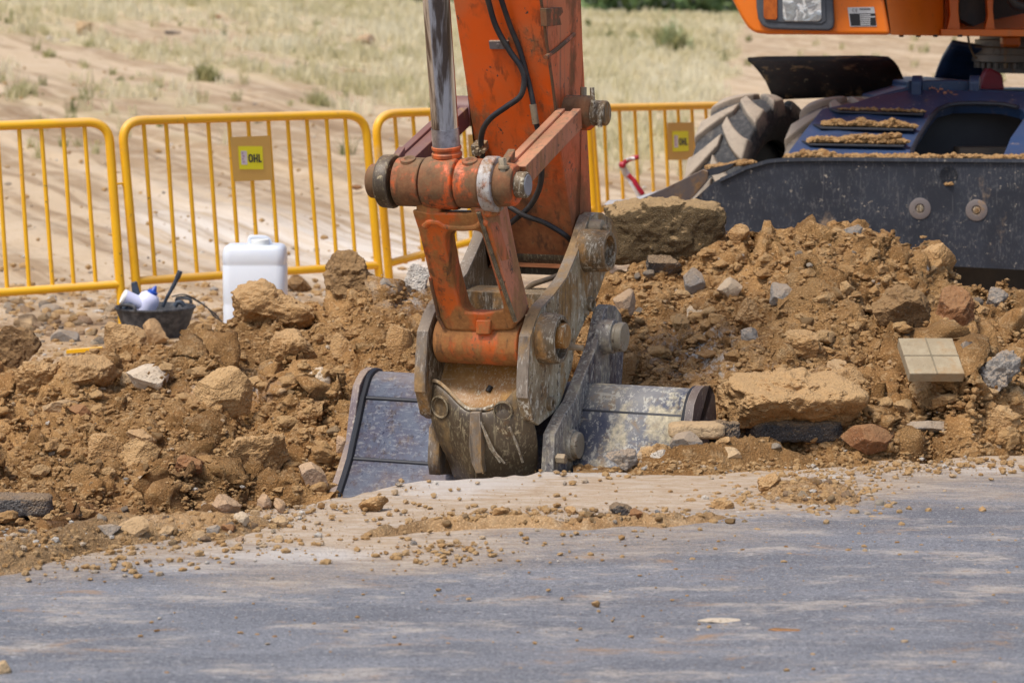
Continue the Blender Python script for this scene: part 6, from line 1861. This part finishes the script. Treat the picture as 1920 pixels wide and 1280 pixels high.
# square concrete paver lying on the right heap
quad = [(1684, 633), (1787, 634), (1812, 714), (1735, 702)]
yp = float(hit(1745, 690)[0][1]) - 0.22
ps = [(1684, 633, .10), (1786, 633, .10), (1812, 716, -.04), (1706, 700, -.04)]
pts = [P(u, v, yp + d) for u, v, d in ps]
pts[2] = pts[1] + pts[3] - pts[0]
nrm = (pts[1] - pts[0]).cross(pts[3] - pts[0]).normalized()
if nrm.y > 0: nrm = -nrm
m = MB().prism(pts, nrm * -0.045)
pav = m.build('paver', M['paver'], None, bevel=0.004)
tag(pav, 'square beige concrete paver with crossed grooves lying on the right heap', 'paver')
lerp = lambda a, b, t: a + (b - a) * t
m = MB()
for a, b in ((lerp(pts[0], pts[1], .5), lerp(pts[3], pts[2], .5)), (lerp(pts[0], pts[3], .5), lerp(pts[1], pts[2], .5))):
    d = (b - a).normalized(); n_ = nrm.cross(d) * 0.003
    m.prism([a + n_ + nrm * 0.0012, b + n_ + nrm * 0.0012, b - n_ + nrm * 0.0012, a - n_ + nrm * 0.0012], nrm * -0.004)
m.build('groove', M['groove'], pav)

# ================================================================== small stones: one object each
def scatter_px(rng, u, v, su, sv, n):
    return rng.randn(n) * su + u, rng.randn(n) * sv + v
rng = np.random.RandomState(77)
protos = {}
def small_stone(mat, u, v, w, h, name, label, cat, group, y1=17.0):
    k = (mat, rng.randint(5))
    if k not in protos:
        vv, f = rock(700 + 13 * len(protos), 3, 11, 0.10)
        me = bpy.data.meshes.new(name)
        me.from_pydata(vv.tolist(), [], f.tolist())
        me.polygons.foreach_set('use_smooth', [True] * len(f))
        me.set_sharp_from_angle(angle=R(50))
        me.materials.append(M[mat])
        protos[k] = me
    o = bpy.data.objects.new(name, protos[k])
    COL.objects.link(o)
    p = hit(u, v, 5.6, y1)[0]
    s = p[1] / FPX / 2
    o.scale = (w * s, (w + h) / 2 * s, h * s)
    o.location = (p[0], p[1], p[2] + h * s * 0.45)
    o.rotation_euler = (rng.randn() * 0.25, rng.randn() * 0.25, rng.rand() * 6.28)
    tag(o, label, cat, group)
sets = [
 (64, lambda: (rng.uniform(0, 225), rng.uniform(562, 655)), (9, 30), ('tan', 'tan', 'pink', 'grey', 'pale'), 'field_stone', 'rounded stone in the stony strip under the left barrier', 'stones under the left barrier'),
 (46, lambda: (rng.uniform(20, 640), rng.uniform(660, 930)), (10, 30), ('clod', 'tan', 'clod', 'pale', 'clod'), 'heap_stone', 'lump of earth or stone stuck in the slope of the left heap', 'lumps in the left heap'),
 (62, lambda: (rng.uniform(1140, 1910), rng.uniform(450, 850)), (10, 30), ('clod', 'tan', 'grey', 'clod', 'pale', 'clod'), 'heap_stone', 'lump of earth or stone stuck in the slope of the right heap', 'lumps in the right heap'),
 (52, lambda: (rng.normal(1530, 60), rng.normal(925, 17)), (6, 24), ('tan', 'pink', 'tan', 'pale', 'clod'), 'road_stone', 'pebble in the gravel patch on the road below the brown boulder', 'pebbles of the gravel patch'),
 (34, lambda: (rng.uniform(170, 545), rng.normal(985, 18)), (7, 24), ('tan', 'pink', 'pale', 'grey', 'clod'), 'road_stone', 'pebble on the broken road edge left of the bucket', 'pebbles on the left road edge'),
 (30, lambda: (rng.uniform(820, 1420), rng.normal(968, 10)), (7, 22), ('clod', 'clod', 'tan'), 'road_stone', 'small clod in the row across the dusty road before the bucket', 'clods across the road'),
]
for n, where, (a, b), mats, name, label, group in sets:
    for _ in range(n):
        u, v = where()
        w = a + (b - a) * rng.rand() ** 2.2
        small_stone(mats[rng.randint(len(mats))], u, v, w, w * rng.uniform(0.5, 0.85), name, label, 'stone', group)

# ================================================================== crumbs of earth and gravel (beyond counting)
def crumbs(name, label, pos, size, tone, seed, sub=1, nproto=14, flat=0.7, rough=0.1, cuts=7):
    rg = np.random.RandomState(seed)
    n = len(pos)
    pv = [rock(900 + k, sub, cuts, 0.0 if sub < 2 else rough) for k in range(nproto)]
    which = rg.randint(nproto, size=n)
    V_, F_, T_ = [], [], []
    base = 0
    for k in range(nproto):
        idx = np.where(which == k)[0]
        v, f = pv[k]
        nv = len(v)
        ang = rg.rand(len(idx)) * 6.28
        ca, sa = np.cos(ang), np.sin(ang)
        sx, sy, sz = (size[idx] * (0.7 + 0.6 * rg.rand(len(idx))) for _ in range(3))
        x = v[None, :, 0] * sx[:, None]
        y = v[None, :, 1] * sy[:, None]
        z = v[None, :, 2] * (sz * flat)[:, None]
        X = x * ca[:, None] - y * sa[:, None] + pos[idx, 0][:, None]
        Y = x * sa[:, None] + y * ca[:, None] + pos[idx, 1][:, None]
        Z = z + (pos[idx, 2] + sz * flat * 0.35)[:, None]
        V_.append(np.stack([X, Y, Z], -1).reshape(-1, 3))
        F_.append((f[None] + (np.arange(len(idx)) * nv)[:, None, None] + base).reshape(-1, 3))
        T_.append(np.repeat(tone[idx], nv))
        base += nv * len(idx)
    o = np_mesh(name, np.concatenate(V_), np.concatenate(F_), M['rubble'], attr={'tone': np.concatenate(T_)}, smooth_=False)
    return tag(o, label, 'rubble', None, 'stuff')
rng = np.random.RandomState(31)
def tones(n, mean=0.4, sd_=0.22): return np.clip(rng.randn(n) * sd_ + mean, 0, 1)
# on the heaps
N = 44000
u = rng.uniform(-150, 2070, N); v = rng.uniform(430, 1000, N)
p = hit(u, v)
k = (p[:, 1] < 12.2) & (p[:, 1] > edge_y(p[:, 0]) + 0.0)
p = p[k]
sz = 0.0030 + 0.011 * rng.rand(len(p)) ** 2.6
N = 1800
u2 = rng.uniform(-150, 2070, N); v2 = rng.uniform(430, 1000, N)
p2 = hit(u2, v2)
p2 = p2[(p2[:, 1] < 12.2) & (p2[:, 1] > edge_y(p2[:, 0]) + 0.03)]
crumbs('earth_lumps', 'lumps of dug earth, fist size and less, in the two heaps', p2, 0.008 + 0.034 * rng.rand(len(p2)) ** 2.8, np.clip(tones(len(p2), .40, .15), 0, 1.0), 15, sub=3, rough=0.24, cuts=11)
crumbs('earth_crumbs', 'loose crumbs of earth and small stones all over the two heaps', p, sz, tones(len(p), .36, .22), 5)
# on the road
us, vs = [], []
for (cu, cv, su, sv, n) in ((150, 1045, 130, 18, 420), (330, 1005, 160, 20, 700), (480, 965, 70, 18, 380), (640, 955, 70, 9, 120), (880, 968, 60, 7, 260), (1020, 962, 50, 6, 120), (1200, 965, 80, 7, 260), (1390, 940, 70, 14, 420), (1530, 922, 70, 22, 1000), (1750, 870, 140, 10, 500), (1500, 880, 200, 7, 700), (1250, 874, 120, 6, 700), (830, 1035, 70, 12, 260), (1000, 930, 300, 26, 160), (60, 1010, 80, 14, 500)):
    a, b = scatter_px(rng, cu, cv, su, sv, n); us.append(a); vs.append(b)
a = rng.uniform(-100, 2000, 700); b = rng.uniform(890, 1060, 700); us.append(a); vs.append(b)
u, v = np.concatenate(us), np.concatenate(vs)
p = hit(u, v)
p = p[p[:, 1] < 9.7]
sz = 0.0014 + 0.012 * rng.rand(len(p)) ** 4.5
crumbs('road_grit', 'grit and crumbs of earth spilled on the road', p, sz, tones(len(p), .60, .2), 6)
p = hit(rng.uniform(0, 1920, 900), 1000 + 280 * rng.rand(900) ** 1.6)
crumbs('road_specks', 'fine specks of earth strewn over the bare asphalt', p, 0.0015 + 0.0065 * rng.rand(len(p)) ** 5, tones(len(p), .5, .3), 16, flat=0.5)
# behind, under the barriers
N = 2600
u = rng.uniform(-100, 800, N); v = rng.uniform(535, 668, N)
p = hit(u, v)
p = p[(p[:, 1] > 12.1)]
sz = 0.004 + 0.026 * rng.rand(len(p)) ** 3.0
crumbs('field_gravel', 'gravel and pebbles covering the ground under the barriers', p, sz, tones(len(p), .72, .14), 7)
a = hit(rng.uniform(-100, 1500, 1100), rng.uniform(60, 560, 1100), 11.5, 90, 0.06)
a = a[a[:, 1] > 14]
crumbs('field_pebbles', 'scattered pebbles on the bare slope behind the barriers', a, 0.005 + 0.02 * rng.rand(len(a)) ** 3, tones(len(a), .72, .18), 8)
# soil lying on the blade's rim and the deck's steps
def soil_on(pts, n, w, h, label, seed, smax=0.022):
    rg = np.random.RandomState(seed)
    t = rg.rand(n)
    A, B = np.array(pts[0]), np.array(pts[1])
    env = np.sin(np.pi * np.clip(t, 0.02, 0.98)) ** 0.5
    q = A + (B - A) * t[:, None]
    env = env * (0.25 + 0.9 * np.clip(0.5 + noise3(t * 5 + seed, 0.3, seed * 1.7), 0, 1))
    q[:, 1] += rg.rand(n) * w
    q[:, 2] += rg.rand(n) ** 1.5 * h * env * (0.7 + 0.5 * noise3(t * 7, 0, seed))
    o = crumbs('soil_pile', label, q, 0.006 + smax * rg.rand(n) ** 2.2, np.clip(rg.randn(n) * .16 + .3, 0, 1), seed + 90, sub=1)
    o['kind'] = 'thing'; o['category'] = 'soil'; o['group'] = 'soil left on the blade and deck'
D2 = lambda u, v: tuple(deck_pt(u, v) + Vector((0, -0.10, 0.0)))
soil_on((D2(1570, 204), D2(1730, 209)), 110, 0.06, 0.006, 'thin line of soil on the top step of the blue deck', 1, 0.010)
soil_on((D2(1540, 233), D2(1712, 238)), 900, 0.07, 0.036, 'strip of soil on the middle step of the blue deck', 2, 0.012)
soil_on((D2(1515, 264), D2(1695, 268)), 900, 0.07, 0.046, 'strip of soil on the lowest step of the blue deck', 3, 0.015)
soil_on((tuple(onB(1475, 298, -0.03)), tuple(onB(1720, 299, -0.03))), 1300, 0.09, 0.042, 'long bank of soil along the black blade rim', 4, 0.015)
soil_on((tuple(onB(1690, 299, -0.03)), tuple(onB(1985, 301, -0.03))), 1200, 0.10, 0.03, 'low trail of soil along the right part of the blade rim', 5, 0.013)
soil_on((tuple(onB(1330, 318, -0.06)), tuple(onB(1412, 306, -0.06))), 240, 0.08, 0.025, 'small soil patch on the blade end before the tyre', 6, 0.016)
soil_on((tuple(onB(1773, 347, 0.004)), tuple(onB(1788, 346, 0.004))), 14, 0.01, 0.008, 'few crumbs in the round hole of the blade', 7, 0.012)

# ================================================================== grass, shrubs and the wood behind
def blades(pos, hgt, n_per, tone, seed, spread=0.06, width=0.006, lean=0.35):
    """pos: tuft places; every tuft gets n_per bent blades"""
    rg = np.random.RandomState(seed)
    n = len(pos)
    B = np.repeat(np.arange(n), n_per)
    k = len(B)
    a = rg.rand(k) * 6.28
    r = spread * np.sqrt(rg.rand(k)) * np.repeat(hgt / 0.3, n_per)
    root = pos[B] + np.stack([np.cos(a) * r, np.sin(a) * r, np.full(k, -0.02)], 1)
    h = np.repeat(hgt, n_per) * (0.5 + 0.6 * rg.rand(k))
    d = rg.rand(k) * 6.28
    dirv = np.stack([np.cos(d), np.sin(d), np.zeros(k)], 1)
    ln = lean * rg.rand(k)
    wv = np.stack([-np.sin(d + 1.2), np.cos(d + 1.2), np.zeros(k)], 1) * (width * (0.6 + 0.8 * rg.rand(k)) * np.maximum(1, pos[B, 1] / 26))[:, None]
    up_ = np.array([0, 0, 1.0])
    p1 = root + dirv * (h * ln * 0.35)[:, None] + up_ * (h * 0.55)[:, None]
    p2 = root + dirv * (h * ln)[:, None] + up_ * (h * (1 - 0.3 * ln))[:, None]
    V_ = np.stack([root - wv, root + wv, p1 + wv * 0.8, p1 - wv * 0.8, p2 + wv * 0.5, p2 - wv * 0.5], 1).reshape(-1, 3)
    o = np.arange(k)[:, None] * 6
    F_ = np.concatenate([o + np.array([[0, 1, 2, 3]]), o + np.array([[3, 2, 4, 5]])])
    T_ = np.repeat(np.clip(np.repeat(tone, n_per) + rg.randn(k) * 0.1, 0, 1), 6)
    return V_, F_, T_
rng = np.random.RandomState(9)
# candidates spread evenly over the picture of the field, kept by cover
def field_points(n, vlo=-60, vhi=430):
    y = 17 * (75 / 17.0) ** rng.rand(n)
    x = (rng.rand(n) * 0.52 - 0.26) * y
    return np.stack([x, y, field_z(x, y)], 1)
c = field_points(26000)
g = grass_cover(c[:, 0], c[:, 1])
keep = rng.rand(len(c)) < g ** 1.3 * (0.25 + 0.75 * smooth(18, 42, c[:, 1]))
c = c[keep]
tone = np.clip(0.76 + 0.22 * fbm(c[:, 0] * 0.8, c[:, 1] * 0.3, 4.0, 3) + 0.1 * rng.randn(len(c)), 0, 1)
V1, F1, T1 = blades(c, 0.10 + 0.15 * rng.rand(len(c)), 13, tone, 1, 0.14, 0.006)
s2 = field_points(2600)
s2 = s2[(rng.rand(len(s2)) < 0.16) & (s2[:, 1] > 23)]
V2, F2, T2 = blades(s2, 0.08 + 0.16 * rng.rand(len(s2)), 22, np.clip(rng.randn(len(s2)) * 0.16 + 0.36, 0, 1), 2, 0.10, 0.005, 0.6)
tag(np_mesh('dry_grass', np.concatenate([V1, V2]), np.concatenate([F1, F2 + len(V1)]), M['grass'], attr={'tone': np.concatenate([T1, T2])}, smooth_=False),
    'straw coloured dry grass over the slope behind the barriers', 'grass', None, 'stuff')
def leafy(centres, radii, n, leaf, seed, tone0=0.5):
    """leaf-sized faces spread through clumps"""
    rg = np.random.RandomState(seed)
    k = rg.randint(len(centres), size=n)
    d = rg.randn(n, 3); d /= np.linalg.norm(d, axis=1)[:, None]
    p = centres[k] + d * (radii[k] * rg.rand(n)[:, None] ** 0.45)
    a = rg.randn(n, 3); a /= np.linalg.norm(a, axis=1)[:, None]
    b = np.cross(a, rg.randn(n, 3)); b /= np.linalg.norm(b, axis=1)[:, None]
    s = leaf * (0.6 + 0.8 * rg.rand(n))[:, None]
    V_ = np.stack([p - a * s, p + b * s * 0.5, p + a * s, p - b * s * 0.5], 1).reshape(-1, 3)
    F_ = np.arange(n * 4).reshape(-1, 4)
    ct = rg.randn(len(centres)) * 0.22
    T_ = np.repeat(np.clip(tone0 + ct[k] + rg.randn(n) * 0.15, 0, 1), 4)
    return V_, F_, T_
def shrub(u, v, w, h, label, seed, tone0=0.3, n=200, leaf=0):
    y = float(hit(u, v, 12, 110, 0.08)[0][1])
    s = y / FPX
    b = P(u, v, y)
    rg = np.random.RandomState(seed)
    k = max(6, n // 12)
    ps = np.stack([b.x + rg.randn(k) * w * s * 0.24, b.y + rg.randn(k) * w * s * 0.2, np.full(k, b.z)], 1)
    ps[:, 2] = field_z(ps[:, 0], ps[:, 1])
    hh = h * s * (0.65 + 0.5 * rg.rand(k)) * np.exp(-((ps[:, 0] - b.x) / (w * s * 0.42)) ** 2)
    V_, F_, T_ = blades(ps, np.maximum(hh, 0.05), 14, np.clip(tone0 + rg.randn(k) * 0.06, 0, 1), seed, 0.07, 0.005, 0.75)
    if leaf:
        root = empty('shrub', b, label, 'shrub', 'shrubs on the dry slope')
        o = np_mesh('stem', V_, F_, M['grass'], root, ref=(0, 0, 0), attr={'tone': T_}, smooth_=False)
        o.matrix_parent_inverse = Matrix.Translation(-b)
        cs = ps + np.array([0, 0, 1]) * (hh * (0.35 + 0.4 * rg.rand(k)))[:, None]
        V_, F_, T_ = leafy(cs, np.stack([np.full(k, w * s * 0.10), np.full(k, w * s * 0.10), hh * 0.35], 1), leaf, 0.020 * max(1, y / 40), seed, .7)
        o = np_mesh('foliage', V_, F_, M['shrub'], root, ref=(0, 0, 0), attr={'tone': T_}, smooth_=False)
        o.matrix_parent_inverse = Matrix.Translation(-b)
    else:
        tag(np_mesh('weed', V_, F_, M['grass'], None, ref=tuple(b), attr={'tone': T_}, smooth_=False), label, 'weed', 'weeds on the dry slope')
t = NT('grey_green_leaf')
cc = t.ramp(t.attr('tone'), [(0.0, (0.16, 0.20, 0.08)), (0.6, (0.33, 0.38, 0.19)), (1.0, (0.50, 0.52, 0.30))])
t.set(Base_Color=cc, Roughness=0.75)
M['shrub'] = t.m
shrub(1262, 97, 84, 66, 'largest grey green shrub standing in the grass right of the arm', 1, .22, 420, 1500)
shrub(1150, 72, 34, 26, 'small grey green weed left of the largest shrub', 2, .24, 110)
shrub(1188, 82, 22, 30, 'narrow green weed between the small weed and the largest shrub', 3, .14, 90)
shrub(1343, 70, 26, 12, 'low dark green tuft right of the largest shrub', 4, .06, 120)
shrub(385, 145, 74, 46, 'bright green weed clump on the slope left of the chrome rod', 5, .27, 330)
shrub(595, 195, 74, 36, 'pale green weed clump above the second barrier', 6, .34, 260)
shrub(36, 165, 90, 36, 'straw green weed clump at the left edge of the slope', 7, .36, 300)
shrub(152, 186, 26, 20, 'small green weed right of the left edge clump', 8, .2, 110)
shrub(228, 150, 26, 12, 'tiny dark weed on the upper tyre track', 9, .1, 90)
shrub(290, 162, 40, 18, 'straw green tuft between the tyre track weed and the bright green clump', 10, .34, 120)
shrub(95, 105, 44, 20, 'straw green tuft below the ochre rock at the upper left', 11, .36, 130)
shrub(590, 130, 60, 22, 'pale green tuft in the grass beside the tan rock', 12, .34, 150)
# the wood on the skyline
rg = np.random.RandomState(4)
cs, rr = [], []
for x in np.arange(-34, 36, 0.62):
    for row in range(3):
        y = 88 + row * 4 + rg.uniform(-1.5, 1.5)
        g0 = float(field_z(np.array([x]), np.array([y]))[0])
        for z in np.arange(0.2, rg.uniform(3.6, 5.6), 1.15):
            cs.append((x + rg.uniform(-.5, .5), y, g0 + z)); rr.append((rg.uniform(.7, 1.3), 1.0, rg.uniform(.6, 1.0)))
V_, F_, T_ = leafy(np.array(cs), np.array(rr), 52000, 0.20, 3, 0.42)
tag(np_mesh('far_wood', V_, F_, M['leaf'], attr={'tone': T_}, smooth_=False), 'dark green wood along the skyline behind the field', 'wood', None, 'stuff')
